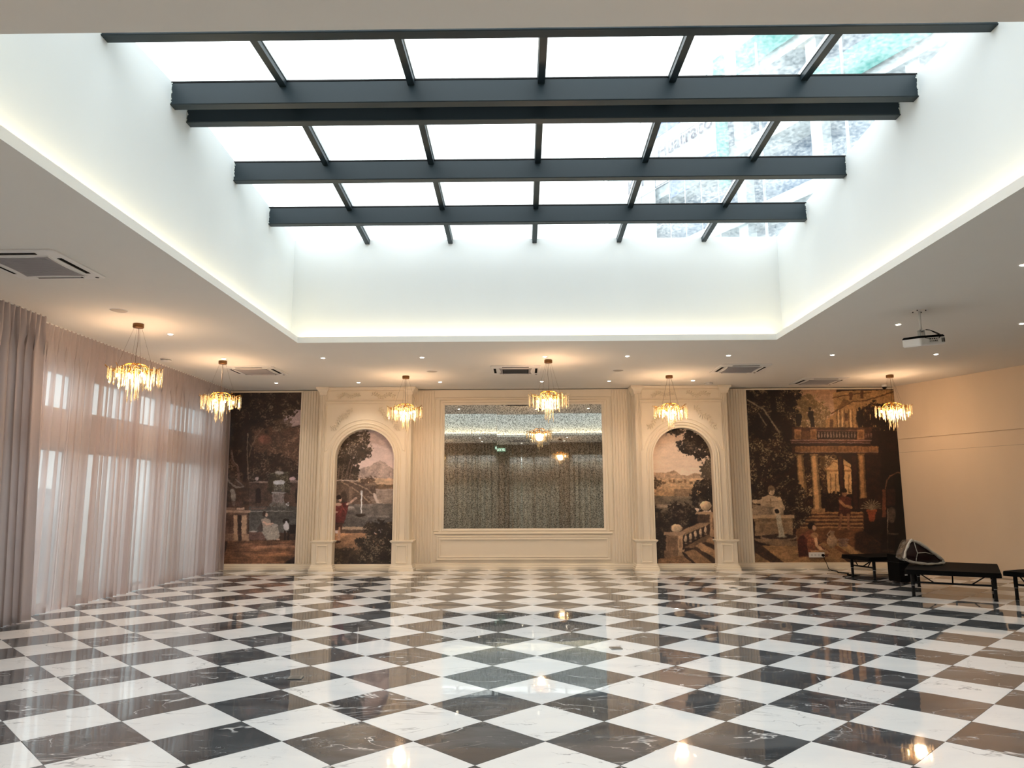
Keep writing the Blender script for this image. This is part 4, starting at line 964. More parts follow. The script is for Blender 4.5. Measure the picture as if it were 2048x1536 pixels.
def chandelier_parts():
    """origin at the ceiling point; ring hangs at z = -0.66"""
    root = empty('crystal_chandelier')
    MB().lathe([(0.068, 0), (0.072, -0.008), (0.072, -0.05), (0.066, -0.058), (0.02, -0.06)], 20).build('canopy', m_bronze, root, True)
    zr = -0.66; Rr = 0.30
    for k in range(4):
        a = PI / 4 + k * PI / 2
        MB().tube([(0.05 * math.cos(a), 0.05 * math.sin(a), -0.055), (0.24 * math.cos(a), 0.24 * math.sin(a), zr + 0.01)], 0.0013, 5).build('suspension_wire', m_wire, root)
    MB().tube([(0, 0, -0.055), (0.012, 0, -0.25), (-0.006, 0.004, -0.42), (0, 0, -0.60)], 0.003, 5).build('flex', m_wire, root)
    MB().lathe([(0.004, 0.075), (0.012, 0.06), (0.008, 0.045), (0.03, 0.03), (0.035, 0.02), (0.012, 0.0), (0.012, -0.16), (0.02, -0.17), (0.004, -0.19)], 12, (0, 0, -0.635)).build('hub', m_gold, root, True)
    r = random.Random(17)
    for k in range(8):                                  # dome arcs from hub to ring
        a = 2 * PI * k / 8 + 0.2; P = []
        for t in range(9):
            q = t / 8; rad = 0.02 + 0.165 * math.sin(q * PI / 2); P.append((rad * math.cos(a), rad * math.sin(a), zr + 0.055 + 0.04 * math.cos(q * PI / 2) - 0.10 * q ** 3))
        MB().tube(P, 0.0055, 6).build('arc_arm', m_gold, root, True)
    br = MB()                                           # irregular branch ring with upturned twigs
    for rad, ph in ((0.30, 0.0), (0.17, 0.7)):
        P = []
        for t in range(49):
            a = 2 * PI * t / 48; rr = rad * (1 + 0.06 * math.sin(5 * a + ph) + 0.03 * math.sin(11 * a))
            P.append((rr * math.cos(a), rr * math.sin(a), zr + 0.02 * math.sin(7 * a + ph) - (0.02 if rad < 0.2 else 0)))
        br.tube(P, 0.0065, 6)
    for k in range(12):
        a = 2 * PI * k / 12 + 0.25 * math.sin(k * 2.4); r0 = 0.16; P = []
        for t in range(7):
            q = t / 6; P.append(((r0 + 0.21 * q) * math.cos(a + 0.25 * q), (r0 + 0.21 * q) * math.sin(a + 0.25 * q), zr - 0.01 + 0.055 * q ** 3 + 0.012 * math.sin(q * 7 + k)))
        br.tube(P, [0.007 * (1 - 0.55 * t / 6) for t in range(7)], 6)
    br.build('branch_ring', m_gold, root, True)
    cr_ = MB()
    for k in range(46):
        a = 2 * PI * k / 46 + r.uniform(-.05, .05); rad = 0.325 + r.uniform(-.035, .03)
        drop(cr_, rad * math.cos(a), rad * math.sin(a), zr + 0.02 + r.uniform(-.012, .015), r.uniform(0.16, 0.25), r.uniform(.009, .0125), r.random())
    o = cr_.build('outer_drops', m_crystal, root); o['kind'] = 'stuff'
    cr_ = MB()
    for k in range(20):
        a = 2 * PI * k / 20 + r.uniform(-.08, .08); rad = 0.19 + r.uniform(-.03, .03)
        drop(cr_, rad * math.cos(a), rad * math.sin(a), zr + 0.0, r.uniform(0.20, 0.29), r.uniform(.009, .0125), r.random())
    o = cr_.build('middle_drops', m_crystal, root); o['kind'] = 'stuff'
    cr_ = MB()
    for k in range(8):
        a = 2 * PI * k / 8 * 1.0; rad = 0.085 * (0.4 + 0.6 * r.random())
        drop(cr_, rad * math.cos(a), rad * math.sin(a), zr - 0.05, r.uniform(0.34, 0.43), r.uniform(.0095, .013), r.random())
    o = cr_.build('centre_drops', m_crystal, root); o['kind'] = 'stuff'
    for k in range(6):
        a = 2 * PI * k / 6 + 0.4; rad = 0.215 if k % 2 else 0.12
        x, y = rad * math.cos(a), rad * math.sin(a); z = zr - 0.075
        ho = MB().tube([(x, y, zr - 0.005), (x, y, z + 0.02)], 0.009, 8).build('lamp_holder', m_gold, root)
        MB().lathe([(0.006, 0.025), (0.016, 0.012), (0.019, -0.004), (0.014, -0.02), (0.003, -0.028)], 10, (x, y, z)).build('bulb', m_bulb, ho, True)
    return root
def lamp(name, kind, parent, loc, energy, color, **k):
    l = bpy.data.lights.new(name, kind); l.energy = energy; l.color = color
    for q, v in k.items(): setattr(l, q, v)
    o = bpy.data.objects.new(name, l); COL.objects.link(o); o.parent = parent; o.location = loc
    return o
CH = [(-5.35, 9.87, 'crystal chandelier hanging in front of the bright curtain slits'),
      (-5.31, 12.68, 'crystal chandelier overlapping the waterfall mural beside the curtain'),
      (-2.32, 14.41, 'crystal chandelier in front of the arch with the red-robed man'),
      (0.48, 12.77, 'crystal chandelier hanging in front of the mirror'),
      (2.98, 14.54, 'crystal chandelier in front of the balustrade arch'),
      (7.45, 14.64, 'crystal chandelier at the corner of the temple mural and plain wall'),
      (1.6, 1.45, 'crystal chandelier seen only in the mirror, against the dark curtain'),
      (-3.6, 0.75, 'crystal chandelier seen only at the edge of the mirror')]
proto = chandelier_parts()
for n, (x, y, lab) in enumerate(CH):
    o = proto if n == 0 else copy_tree(proto)
    o.location = (x, y, ZC); o.rotation_euler = (0, 0, n * 1.13)
    tag(o, lab, 'chandelier', 'crystal chandeliers')
for o in [q for q in COL.objects if q.name.startswith('crystal_chandelier')]:
    lamp('bulb_glow', 'POINT', o, (0, 0, -0.80), CHANDELIER_WATTS, (1.0, 0.62, 0.36), shadow_soft_size=0.10)

# ------------------------------------------------------------------ ceiling fittings
m_lens = emit_mat('downlight_lens', (1.0, 0.90, 0.74), 14.0)
def downlight_proto():
    root = empty('downlight')
    MB().lathe([(0.052, 0.0), (0.052, -0.004), (0.039, -0.005), (0.035, -0.002), (0.035, 0.0)], 20, cap=False).build('bezel', m_whiteplastic, root, True)
    MB().lathe([(0.0345, -0.001), (0.030, 0.022)], 20, cap=False).build('reflector', m_alu, root, True)
    MB().lathe([(0.033, -0.0055), (0.026, -0.010), (0.012, -0.013)], 18).build('lens', m_lens, root, True)
    return root
rows = {15.2: [-5.2, -3.45, -1.72, 0.43, 1.85, 3.61], 12.45: [-5.2, -3.46, -1.73, 0.41, 1.84, 3.59, 5.38, 7.16],
        10.2: [-5.21, 5.37, 7.12], 7.5: [-5.2, 5.32, 7.12], 2.2: [-5.2, -3.45, -1.72, 0.4, 1.85, 3.6, 5.32], 0.2: [-3.45, -1.72, 0.0, 1.85, 3.6]}
rowname = {15.2: 'in the row along the panelled wall', 12.45: 'in the row just beyond the skylight', 10.2: 'in the row level with the projector', 7.5: 'in the row level with the skylight ridge',
           4.8: 'in the unseen row nearer the camera', 2.2: 'in the mirrored row before the skylight', 0.2: 'in the mirrored row by the rear curtain'}
ords = ['first', 'second', 'third', 'fourth', 'fifth', 'sixth', 'seventh', 'eighth']
dproto = downlight_proto(); first = True; dl = []
for y, xs in rows.items():
    for n, x in enumerate(xs):
        o = dproto if first else copy_tree(dproto); first = False
        yy = 10.51 if (y == 10.2 and x < 0) else y
        o.location = (x, yy, ZC - 0.0002)
        tag(o, 'small lit recessed downlight, %s from the curtain %s' % (ords[n], rowname[y]), 'downlight', 'recessed ceiling downlights')
        dl.append(o)
for o in dl:
    s = lamp('downlight_beam', 'SPOT', o, (0, 0, -0.02), DOWNLIGHT_WATTS, (1.0, 0.92, 0.80), spot_size=2.0, spot_blend=0.8, shadow_soft_size=0.03)

def round_sq(h, r, n=5):
    P = []
    for cx, cy_, a0 in ((h - r, h - r, 0), (-h + r, h - r, PI / 2), (-h + r, -h + r, PI), (h - r, -h + r, 3 * PI / 2)):
        for k in range(n + 1):
            a = a0 + PI / 2 * k / n; P.append((cx + r * math.cos(a), cy_ + r * math.sin(a)))
    return P
def cassette():
    root = empty('air_conditioner')
    mb = MB(); A = round_sq(0.47, 0.05); B = round_sq(0.455, 0.05)
    mb.loft([[(x, y, 0) for x, y in A], [(x, y, -0.014) for x, y in A], [(x, y, -0.022) for x, y in B]], False, True); mb.build('panel', m_whiteplastic, root)
    for k in range(4):
        M = Matrix.Rotation(k * PI / 2, 4, 'Z')
        MB().box(-0.25, 0.25, 0.37, 0.415, -0.0245, -0.021, M).build('outlet_slot', m_black, root)
        f = MB().box(-0.245, 0.245, 0.362, 0.368, -0.03, -0.021, M).build('louvre', m_whiteplastic, root)
    # pillow-shaped return grille with concave sides
    P = []
    for k in range(4):
        for t in range(8):
            u = -1 + 2 * t / 8; x, y = 0.315 * u, 0.315 - 0.03 * (1 - u * u)
            v = Matrix.Rotation(-k * PI / 2, 4, 'Z') @ Vector((x, y, 0)); P.append((v.x, v.y))
    g2 = MB().loft([[(x * 1.06, y * 1.06, -0.022) for x, y in P], [(x * 1.05, y * 1.05, -0.03) for x, y in P]], False, True).build('grille_frame', m_whiteplastic, root)
    gr = MB().loft([[(x, y, -0.0301) for x, y in P], [(x, y, -0.034) for x, y in P]], False, True).build('grille', m_greyplastic, root)
    bars = MB()
    for k in range(18):
        q = -0.27 + k * 0.032; bars.box(-0.27, 0.27, q - 0.004, q + 0.004, -0.037, -0.0335)
    b_ = bars.build('grille_bars', mat('grille_bar', (166, 163, 164), 0.6), gr)
    MB().lathe([(0.02, -0.022), (0.02, -0.026), (0.008, -0.027)], 12, (0.40, 0.40, 0)).build('sensor', m_blackmetal, root)
    return root
AC = [(-5.03, 7.23, 0, 'white ceiling cassette air conditioner at the picture edge above the drape'), (-5.07, 13.66, 0, 'white ceiling cassette air conditioner just before the waterfall mural'),
      (-0.11, 13.76, 0, 'white ceiling cassette with its dark coil showing, before the mirror'), (4.17, 13.75, 0, 'white ceiling cassette air conditioner near the balustrade arch'),
      (6.3, 15.35, 0, 'white ceiling cassette air conditioner above the temple mural'), (-0.1, 1.6, 0, 'white ceiling cassette seen only in the mirror')]
cproto = cassette()
for n, (x, y, a, lab) in enumerate(AC):
    o = cproto if n == 0 else copy_tree(cproto)
    o.location = (x, y, ZC); tag(o, lab, 'air conditioner', 'ceiling cassette air conditioners')
    if n == 2:        # this unit shows its dark coil with pale corner pieces
        cb = MB()
        for k in range(12): cb.box(-0.23, 0.23, -0.21 + k * 0.036, -0.19 + k * 0.036, -0.0385, -0.037)
        cb.build('coil', mat('dark_coil', (46, 50, 54), 0.5, 0.4), o)
        MB().box(-0.245, 0.245, -0.225, 0.225, -0.0372, -0.036).build('coil_opening', m_black, o)
m_spk = mat('speaker_mesh', (176, 170, 162), 0.7, var=0.08, scale=120)
sp0 = None
for x, y, lab in ((-5.22, 9.13, 'round flush ceiling speaker above the brightest curtain'), (-1.73, 13.9, 'round flush ceiling speaker between the robed-man arch and mirror'), (1.87, 13.91, 'round flush ceiling speaker between the mirror and balustrade arch')):
    if sp0 is None:
        sp0 = empty('ceiling_speaker')
        MB().lathe([(0.112, 0), (0.112, -0.004), (0.104, -0.006), (0.102, -0.002)], 28, cap=False).build('rim', m_whiteplastic, sp0, True)
        MB().lathe([(0.103, -0.001), (0.09, -0.005), (0.02, -0.007)], 28).build('grille', m_spk, sp0, True); o = sp0
    else: o = copy_tree(sp0)
    o.location = (x, y, ZC); tag(o, lab, 'speaker', 'flush ceiling speakers')
sd0 = None
for x, y, lab in ((-6.22, 12.46, 'flat ceiling detector against the top of the sheer curtain'), (4.01, 15.49, 'flat ceiling detector above the balustrade arch')):
    if sd0 is None:
        sd0 = empty('smoke_detector')
        MB().lathe([(0.10, 0), (0.10, -0.012), (0.09, -0.018)], 8).build('base', m_whiteplastic, sd0)
        MB().lathe([(0.092, -0.018), (0.092, -0.024)], 8).build('vent_gap', m_black, sd0)
        MB().lathe([(0.09, -0.024), (0.085, -0.038), (0.05, -0.05)], 8).build('cover', m_whiteplastic, sd0); o = sd0
    else: o = copy_tree(sd0)
    o.location = (x, y, ZC); tag(o, lab, 'detector', 'ceiling detectors')
cc = empty('dome_camera', (7.98, 15.95, ZC))
MB().lathe([(0.06, 0), (0.06, -0.03), (0.055, -0.045), (0.05, -0.05)], 18).build('housing', m_whiteplastic, cc, True)
MB().lathe([(0.046, -0.045), (0.043, -0.075), (0.03, -0.095), (0.005, -0.102)], 18).build('dome', m_blackmetal, cc, True)
tag(cc, 'small white dome camera with black dome above the temple mural corner', 'camera')

# projector on a ceiling pole
pj = empty('projector', (5.25, 9.42, ZC), 0.0)
pl = MB().box(-0.075, 0.075, -0.075, 0.075, -0.008, 0.0).build('mount_plate', m_whiteplastic, pj)
for sx in (-1, 1):
    for sy_ in (-1, 1): MB().lathe([(0.009, -0.008), (0.009, -0.016), (0.004, -0.018)], 8, (sx * 0.055, sy_ * 0.055, 0)).build('bolt', m_blackmetal, pl)
MB().tube([(0, 0, -0.008), (0.0, 0, -0.285)], 0.015, 12).build('pole', m_whiteplastic, pj, True)
br_ = MB(); br_.box(-0.03, -0.022, -0.035, 0.035, -0.345, -0.265); br_.box(0.022, 0.03, -0.035, 0.035, -0.345, -0.265); br_.box(-0.03, 0.03, -0.035, 0.035, -0.285, -0.277)
br_.build('bracket', m_alu, pj)
body = empty('body_pivot'); body.parent = pj; body.location = (0.02, 0.0, -0.345); body.rotation_euler = (0.10, -0.12, 0.30)
def rbox(w, d, r, z0, z1, inset=0.0):
    out = []
    for cx, cy_, a0 in ((w - r, d - r, 0), (-w + r, d - r, PI / 2), (-w + r, -d + r, PI), (w - r, -d + r, 3 * PI / 2)):
        for k in range(5):
            a = a0 + PI / 2 * k / 4; out.append((cx + (r - inset) * math.cos(a), cy_ + (r - inset) * math.sin(a)))
    return out
A = rbox(0.215, 0.15, 0.035, 0, 0); B = rbox(0.215, 0.15, 0.035, 0, 0, 0.014)
MB().loft([[(x, y, -0.03) for x, y in A], [(x, y, -0.115) for x, y in A], [(x, y, -0.130) for x, y in B]]).build('body', m_whiteplastic, body)
MB().loft([[(x * 0.98, y * 0.98, 0.0) for x, y in B], [(x, y, -0.018) for x, y in A], [(x, y, -0.03) for x, y in A]]).build('dark_top', m_black, body)
io = MB().box(-0.02, 0.13, -0.1535, -0.149, -0.095, -0.035).build('socket_panel', mat('io_panel', (206, 204, 198), 0.5), body); io.location = (-0.05, 0, 0)
for k, (x, z, w, h) in enumerate(((0.0, -0.05, .022, .012), (0.035, -0.05, .018, .012), (0.07, -0.048, .024, .014), (0.105, -0.05, .012, .012), (0.0, -0.078, .014, .008), (0.025, -0.078, .014, .008), (0.055, -0.078, .012, .012), (0.085, -0.076, .02, .012), (0.11, -0.076, .01, .012))):
    MB().box(x - w / 2, x + w / 2, -0.1555, -0.153, z - h / 2, z + h / 2).build('port', m_black, io)
vt = MB()
for k in range(6): vt.box(0.2135, 0.2165, -0.11 + k * 0.032, -0.092 + k * 0.032, -0.10, -0.045)
vt.build('side_vent', m_black, body)
for k in range(5): MB().box(0.14 + k * 0.012, 0.147 + k * 0.012, -0.1515, -0.149, -0.10, -0.045).build('vent_slot', m_black, body)
MB().lathe([(0.04, 0), (0.042, 0.03), (0.034, 0.032), (0.03, 0.02)], 16, (0, 0, 0)).build('lens', m_blackmetal, body).matrix_local = Matrix.Translation((0.10, 0.148, -0.072)) @ Matrix.Rotation(-PI / 2, 4, 'X')
MB().tube([(0.03, -0.03, 0.08), (0.06, -0.06, 0.07), (0.09, -0.10, 0.03), (0.10, -0.15, 0.0), (0.10, -0.165, -0.03), (0.09, -0.155, -0.05)], 0.005, 6).build('signal_cable', m_black, body, True)
MB().tube([(0.03, -0.02, 0.08), (0.08, -0.04, 0.07), (0.12, -0.08, 0.04), (0.13, -0.14, 0.005), (0.125, -0.16, -0.03)], 0.005, 6).build('power_cable', m_black, body, True)
MB().tube([(-0.13, -0.152, -0.03), (-0.09, -0.158, -0.045), (-0.04, -0.158, -0.05)], 0.003, 6).build('thin_lead', m_black, body, True)
tag(pj, 'white projector with black top on a pole under the plain ceiling', 'projector')

# ------------------------------------------------------------------ low black folding tables and what is on them
def table(cx, cy_, rz, L, Wd, H, lab):
    root = empty('folding_table', (cx, cy_, 0), rz)
    tp = MB(); A = round_sq(1, 0.06); n2 = len(A)
    tp.loft([[(x * L / 2, y * Wd / 2, z) for x, y in A] for z in (H - 0.045, H)]); tp.build('table_top', m_black, root)
    sk = MB(); sk.loft([[(x * L / 2 * 1.006, y * Wd / 2 * 1.01, z) for x, y in A] for z in (H - 0.07, H - 0.02)], False, False); sk.build('skirt', m_black, root)
    for ex in (-1, 1):
        for ey in (-1, 1):
            x, y = ex * (L / 2 - 0.16), ey * (Wd / 2 - 0.09)
            lg = MB().tube([(x, y, 0.012), (x, y, 0.17)], 0.024, 8).build('leg', m_blackmetal, root)
            MB().tube([(x, y, 0.17), (x, y, 0.178)], 0.020, 8).build('collar', m_alu, lg)
            MB().tube([(x, y, 0.178), (x, y, H - 0.045)], 0.029, 8).build('upper_tube', m_blackmetal, lg)
            MB().tube([(x, y, 0.0), (x, y, 0.014)], 0.028, 8).build('foot', m_black, lg)
        x = ex * (L / 2 - 0.16); yy = Wd / 2 - 0.09
        MB().tube([(x, -yy, 0.22), (x, yy, 0.22)], 0.016, 6).build('cross_bar', m_blackmetal, root)
        for ey in (-1, 1):
            MB().tube([(x, ey * yy * 0.45, 0.22), (x, ey * yy * 0.85, H - 0.05)], 0.010, 6).build('stay', m_blackmetal, root)
        MB().tube([(x, 0, 0.22), (x - ex * 0.30, 0, H - 0.05)], 0.011, 6).build('brace', m_blackmetal, root)
    tag(root, lab, 'table', 'low black folding tables')
table(6.90, 12.10, 1.03, 1.75, 1.25, 0.42, 'low black folding table holding the plastic-wrapped seat')
table(8.10, 11.42, 0.50, 1.55, 0.78, 0.42, 'low black folding table cut off by the edge of the photo')
table(6.92, 14.42, 0.25, 1.25, 0.78, 0.42, 'low black folding table against the temple mural')

# black equipment case on the floor between the tables
cs = empty('equipment_case', (6.88, 13.62, 0), 0.15)
MB().loft([[(x * 0.19, y * 0.17, z) for x, y in round_sq(1, 0.08)] for z in (0.03, 0.50)]).build('case_body', m_black, cs)
MB().loft([[(x * 0.195, y * 0.175, z) for x, y in round_sq(1, 0.08)] for z in (0.36, 0.372)]).build('lid_seam', m_blackmetal, cs)
for sx in (-1, 1):
    for sy_ in (-1, 1): MB().lathe([(0.025, 0), (0.028, 0.015), (0.025, 0.03)], 10, (sx * 0.13, sy_ * 0.11, 0)).build('castor', m_greyplastic, cs)
for k in range(2): MB().box(-0.1 + k * 0.11, -0.05 + k * 0.11, -0.176, -0.17, 0.14, 0.165).build('latch', m_alu, cs)
tag(cs, 'black equipment case standing on the floor between two low tables', 'case')

# seat shell wrapped in clear film, lying tilted on a table
def film_mat():
    M = bpy.data.materials.new('clear_film'); M.use_nodes = True
    nt = M.node_tree; N = nt.nodes; K = nt.links; N.remove(N['Principled BSDF']); out = N['Material Output']
    tr = N.new('ShaderNodeBsdfTransparent'); gl = N.new('ShaderNodeBsdfGlossy'); gl.inputs['Roughness'].default_value = 0.15
    df = N.new('ShaderNodeBsdfDiffuse'); df.inputs[0].default_value = (0.6, 0.58, 0.55, 1)
    no = N.new('ShaderNodeTexNoise'); no.inputs['Scale'].default_value = 9; no.inputs['Detail'].default_value = 5; no.inputs['Distortion'].default_value = 1.5
    tc = N.new('ShaderNodeTexCoord'); K.new(tc.outputs['Object'], no.inputs['Vector'])
    bp = N.new('ShaderNodeBump'); bp.inputs['Distance'].default_value = 0.03; K.new(no.outputs['Fac'], bp.inputs['Height']); K.new(bp.outputs[0], gl.inputs['Normal'])
    mr = N.new('ShaderNodeMapRange'); K.new(no.outputs['Fac'], mr.inputs[0]); mr.inputs[1].default_value = 0.55; mr.inputs[2].default_value = 0.72; mr.inputs[3].default_value = 0.0; mr.inputs[4].default_value = 0.6
    a = N.new('ShaderNodeMixShader'); a.inputs[0].default_value = 0.22; K.new(tr.outputs[0], a.inputs[1]); K.new(gl.outputs[0], a.inputs[2])
    b = N.new('ShaderNodeMixShader'); K.new(mr.outputs[0], b.inputs[0]); K.new(a.outputs[0], b.inputs[1]); K.new(df.outputs[0], b.inputs[2])
    K.new(b.outputs[0], out.inputs[0]); return M
m_film = film_mat(); m_filmedge = mat('crumpled_film', (196, 186, 172), 0.25, var=0.25, scale=18, bump=0.01, bscale=30)
ws = empty('wrapped_seat', (6.52, 12.30, 0.445), 0.22)
# outline of the shell face in its own x-z plane (m): a rounded wedge, high at one side
OUT = [(-0.36, 0.10), (-0.33, 0.20), (-0.25, 0.34), (-0.20, 0.385), (-0.10, 0.36), (0.06, 0.27), (0.22, 0.16), (0.36, 0.06), (0.38, 0.02), (0.28, 0.0), (0.06, 0.0), (-0.12, 0.015), (-0.28, 0.05)]
def ringpts(s, y): return [(x * s + (1 - s) * -0.02, y, z * s + (1 - s) * 0.15) for x, z in OUT]
MB().loft([ringpts(0.80, 0.10), ringpts(0.92, 0.04), ringpts(0.93, -0.02), ringpts(0.86, -0.045)]).build('seat_shell', mat('dark_maroon_leather', (44, 22, 20), 0.4, var=0.15), ws, True)
MB().loft([ringpts(0.96, 0.16), ringpts(1.02, 0.08), ringpts(1.03, -0.03), ringpts(0.97, -0.065)], True, False).build('film_wrap', m_film, ws)
rim = [Vector(q) for q in ringpts(1.0, -0.055)]; rim.append(rim[0])
fine = []
for i in range(len(rim) - 1):
    for t in (0, .33, .66): fine.append(rim[i].lerp(rim[i + 1], t) + Vector((random.uniform(-.006, .006), 0, random.uniform(-.006, .006))))
fine.append(fine[0].copy())
MB().tube(fine, [0.016 + 0.012 * random.random() for _ in fine], 7, False).build('film_rim', m_filmedge, ws)
for pts in ([(-0.16, 0.36), (-0.13, 0.24), (-0.11, 0.18), (-0.14, 0.10)], [(-0.11, 0.18), (0.04, 0.185), (0.18, 0.15)], [(-0.14, 0.10), (-0.15, 0.05)]):
    MB().tube([(x, -0.060, z) for x, z in pts], 0.007, 6).build('film_crease', m_filmedge, ws, True)
MB().tube([(0.05, 0.05, 0.30), (0.20, 0.04, 0.20), (0.34, 0.03, 0.10), (0.42, 0.02, 0.03)], [0.03, 0.035, 0.035, 0.02], 8).build('film_bunch', m_filmedge, ws, True)
tag(ws, 'dark maroon seat wrapped in crumpled clear film, tilted on the low table', 'seat')

# extension socket on the mural with plug, and its cable to the tables
sk = empty('extension_socket', (6.37, YW - 0.01, 0.235))
MB().box(-0.165, 0.165, -0.035, 0.0, 0, 0.105).build('socket_body', m_whiteplastic, sk)
for k in range(3): MB().box(-0.13 + k * 0.075, -0.09 + k * 0.075, -0.0365, -0.034, 0.03, 0.07).build('outlet', mat('outlet_grey', (200, 198, 194), 0.5), sk)
MB().lathe([(0.03, 0), (0.03, 0.03), (0.02, 0.045)], 12).build('plug', m_black, sk).matrix_local = Matrix.Translation((0.125, -0.035, 0.045)) @ Matrix.Rotation(PI / 2, 4, 'X')
tag(sk, 'white extension socket with a black plug at the foot of the temple mural', 'socket')
cab = MB().tube([(6.495, YW - 0.09, 0.265), (6.50, YW - 0.11, 0.20), (6.52, 16.1, 0.10), (6.50, 15.98, 0.02), (6.48, 15.8, 0.008), (6.52, 15.6, 0.008), (6.45, 15.4, 0.008), (6.58, 15.2, 0.008), (6.46, 15.0, 0.008), (6.62, 14.8, 0.008), (6.20, 14.6, 0.008), (6.12, 14.2, 0.008), (6.22, 13.85, 0.008), (6.45, 13.7, 0.008), (6.655, 13.62, 0.03)], 0.007, 6)
tag(cab.build('power_cable', m_black, None, True), 'black power cable running from the wall socket across the floor to the case', 'cable')
# loose loops of cable under the table by the mural
lp = MB().tube([(6.9, 14.0, 0.37), (6.93, 14.02, 0.2), (6.98, 14.05, 0.05), (7.05, 14.0, 0.008), (7.0, 13.85, 0.008), (6.9, 13.95, 0.02), (6.95, 14.05, 0.2), (7.02, 14.1, 0.37)], 0.006, 6)
tag(lp.build('cable_loop', m_black, None, True), 'thin black cable looping down under the table at the mural', 'cable')

# brushed floor sockets
fs0 = None
for x, y, rz, lab in ((-1.98, 6.63, 0.1, 'small steel floor socket on a grey tile in front of the robed-man arch'), (0.96, 7.87, 0.1, 'small steel floor socket on a white tile under the middle of the room'), (3.6, 12.88, 0, 'small steel floor socket near the balustrade arch')):
    if fs0 is None:
        fs0 = empty('floor_socket')
        MB().loft([[(a * 0.06, b * 0.06, z) for a, b in round_sq(1, 0.1)] for z in (0.0005, 0.006)]).build('plate', mat('brushed_steel', (150, 148, 144), 0.45, 0.7), fs0)
        MB().box(-0.04, 0.04, -0.04, 0.04, 0.006, 0.008).build('lid', mat('steel_lid', (128, 126, 122), 0.45, 0.7), fs0); o = fs0
    else: o = copy_tree(fs0)
    o.location = (x, y, 0.001); o.rotation_euler = (0, 0, rz); tag(o, lab, 'floor socket', 'steel floor sockets')

def text_mesh(c_, name, parent, loc, rot):
    tmp = bpy.data.objects.new('tmp_text', c_); COL.objects.link(tmp)
    me = bpy.data.meshes.new_from_object(tmp.evaluated_get(bpy.context.evaluated_depsgraph_get())); me.name = name
    bpy.data.objects.remove(tmp); o = bpy.data.objects.new(name, me); COL.objects.link(o)
    o.parent = parent; o.location = loc; o.rotation_euler = rot; return o
# green exit sign over the rear curtain (read in the mirror)
ex = empty('exit_sign', (-0.95, -0.28, 3.62))
MB().box(-0.22, 0.22, -0.015, 0.015, 0, 0.16).build('sign_plate', emit_mat('exit_green', (0.02, 0.45, 0.22), 0.5), ex)
for sx in (-1, 1): MB().tube([(sx * 0.18, 0, 0.16), (sx * 0.18, 0, 0.34)], 0.003, 5).build('hanger', m_wire, ex)
tx = bpy.data.curves.new('lettering', 'FONT'); tx.body = 'KELUAR'; tx.size = 0.115; tx.align_x = 'CENTER'; tx.extrude = 0.002
tx.materials.append(emit_mat('sign_white', (0.85, 1.0, 0.92), 1.2))
text_mesh(tx, 'lettering', ex, (0, 0.017, 0.042), (PI / 2, 0, PI))
tag(ex, 'green hanging exit sign above the rear curtain, seen in the mirror', 'sign')

# ------------------------------------------------------------------ outside
tag(MB().box(-60, 60, -40, 90, -0.5, -0.13).build('ground', mat('paving_outside', (150, 150, 146), 0.9, var=0.1, scale=0.6)), 'paved ground outside the hall', None, None, 'structure')
tag(MB().box(-9.3, -9.1, -6, 14.8, -0.13, 1.74).build('wall_boundary', mat('weathered_concrete', (160, 166, 172), 0.9, var=0.12, scale=1.2)), 'pale boundary wall outside the curtained windows', None, None, 'structure')
tag(MB().box(-12, 20, -3.4, -3.2, -0.13, 3.2).build('wall_light_screen', mat('green_screen', (112, 128, 100), 0.9, var=0.35, scale=5)), 'unseen green wall added behind the rear windows to block light', None, None, 'structure')  # added out of view to dim and green the daylight at the rear windows
nb = empty('neighbour_building', (-13, 24, 0))
MB().box(-4.9, 4.9, -8.4, 10, -0.13, 11).build('building_wall', m_conc, nb)
for k in range(3): MB().box(4.9, 4.94, -7.5 + 3 * k, -6 + 3 * k, 3.0, 4.6).build('window', mat('blue_glass', (90, 110, 120), 0.1), nb)
tag(nb, 'pale neighbouring block that shades the far sheer curtain', 'building')

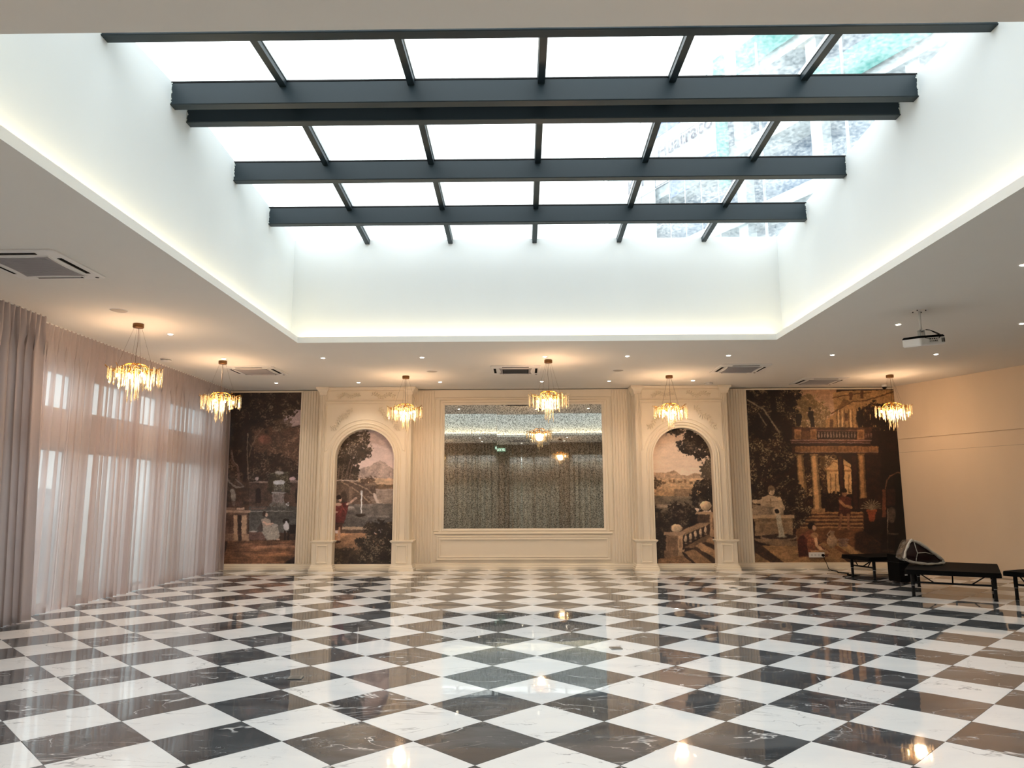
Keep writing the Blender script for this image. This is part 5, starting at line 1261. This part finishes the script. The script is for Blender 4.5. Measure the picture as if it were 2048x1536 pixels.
# unfinished tower seen through the skylight
tw = empty('unfinished_tower', (4.9, 38.0, 0), math.atan2(-0.877, 0.48))      # local +x runs along the facade towards the right
tw.rotation_euler = (0, 0, math.atan2(-0.877, 0.48))
m_net = mat('green_safety_net', (62, 134, 128), 0.9, var=0.25, scale=2.5)
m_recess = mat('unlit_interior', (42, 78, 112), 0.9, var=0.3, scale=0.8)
m_slab = mat('tower_concrete', (178, 190, 194), 0.85, var=0.06)
m_banner = mat('white_banner', (196, 204, 208), 0.8, var=0.03)
m_blue = mat('blue_banner', (96, 116, 176), 0.8, var=0.08)
m_text = mat('banner_print', (64, 54, 76), 0.8)
TL, TH = 40.0, 20.0
def tp(nm, x0, x1, y0, y1, z0, z1, mm): return MB().box(x0, x1, y0, y1, z0, z1).build(nm, mm, tw)
tp('core', 0.5, TL, 1.0, 14, -0.1, TH - 0.5, m_recess)
for f in range(7):
    z = TH - 0.4 - f * 3.1
    if z < 0: break
    tp('floor_slab', 0.3 if f else 8.5, TL, -0.25, 14, z - 0.55, z, m_slab)
    for x in [9.6 + 3.9 * k for k in range(8)]: tp('column', x - 0.25, x + 0.25, -0.1, 0.4, z - 3.1, z - 0.55, m_slab)
    if f % 3 != 2: tp('safety_net', 10.0 + 2 * (f % 2), TL, -0.45, -0.42, z - 0.2, z + 1.0, m_net)
    for x in [11.2 + 3.9 * k for k in range(7)]: tp('scaffold_pole', x - 0.04, x + 0.04, -0.55, -0.47, z - 3.1, z + 0.6, m_slab)
tp('net_strip', 8.95, 9.5, -0.75, -0.6, 14.6, 20.6, m_net)
# scaffold with the contractor's banners at the left end
tp('banner', 4.5, 8.95, -0.50, -0.46, 16.5, 19.6, m_banner)
tp('banner', 0.5, 4.4, -0.50, -0.46, 12.0, 20.0, mat('pale_scrim', (190, 206, 210), 0.9, var=0.08, scale=2))
tp('blue_panel', 4.6, 8.9, -0.53, -0.50, 18.95, 19.7, m_blue); tp('blue_panel', 5.6, 8.9, -0.53, -0.50, 15.5, 16.6, m_blue)
for k in range(9): tp('scaffold_pole', 0.5 + k * 1.05, 0.53 + k * 1.05, -0.75, -0.72, 10.0, 20.3, m_alu)
for k in range(6): tp('scaffold_ledger', 0.4, 9.2, -0.75, -0.69, 10.4 + k * 1.95, 10.43 + k * 1.95, m_alu)
def letters(s, x, z, size, mm):
    c_ = bpy.data.curves.new('banner_lettering', 'FONT'); c_.body = s; c_.size = size; c_.extrude = 0.01; c_.materials.append(mm)
    text_mesh(c_, 'banner_lettering', tw, (x, -0.56, z), (PI / 2, 0, 0))
letters('Huatraco', 4.75, 17.75, 1.0, m_text); letters('KH', 2.3, 16.9, 1.0, m_text)
tag(tw, 'unfinished tower in scaffolding and green netting beyond the skylight', 'building')
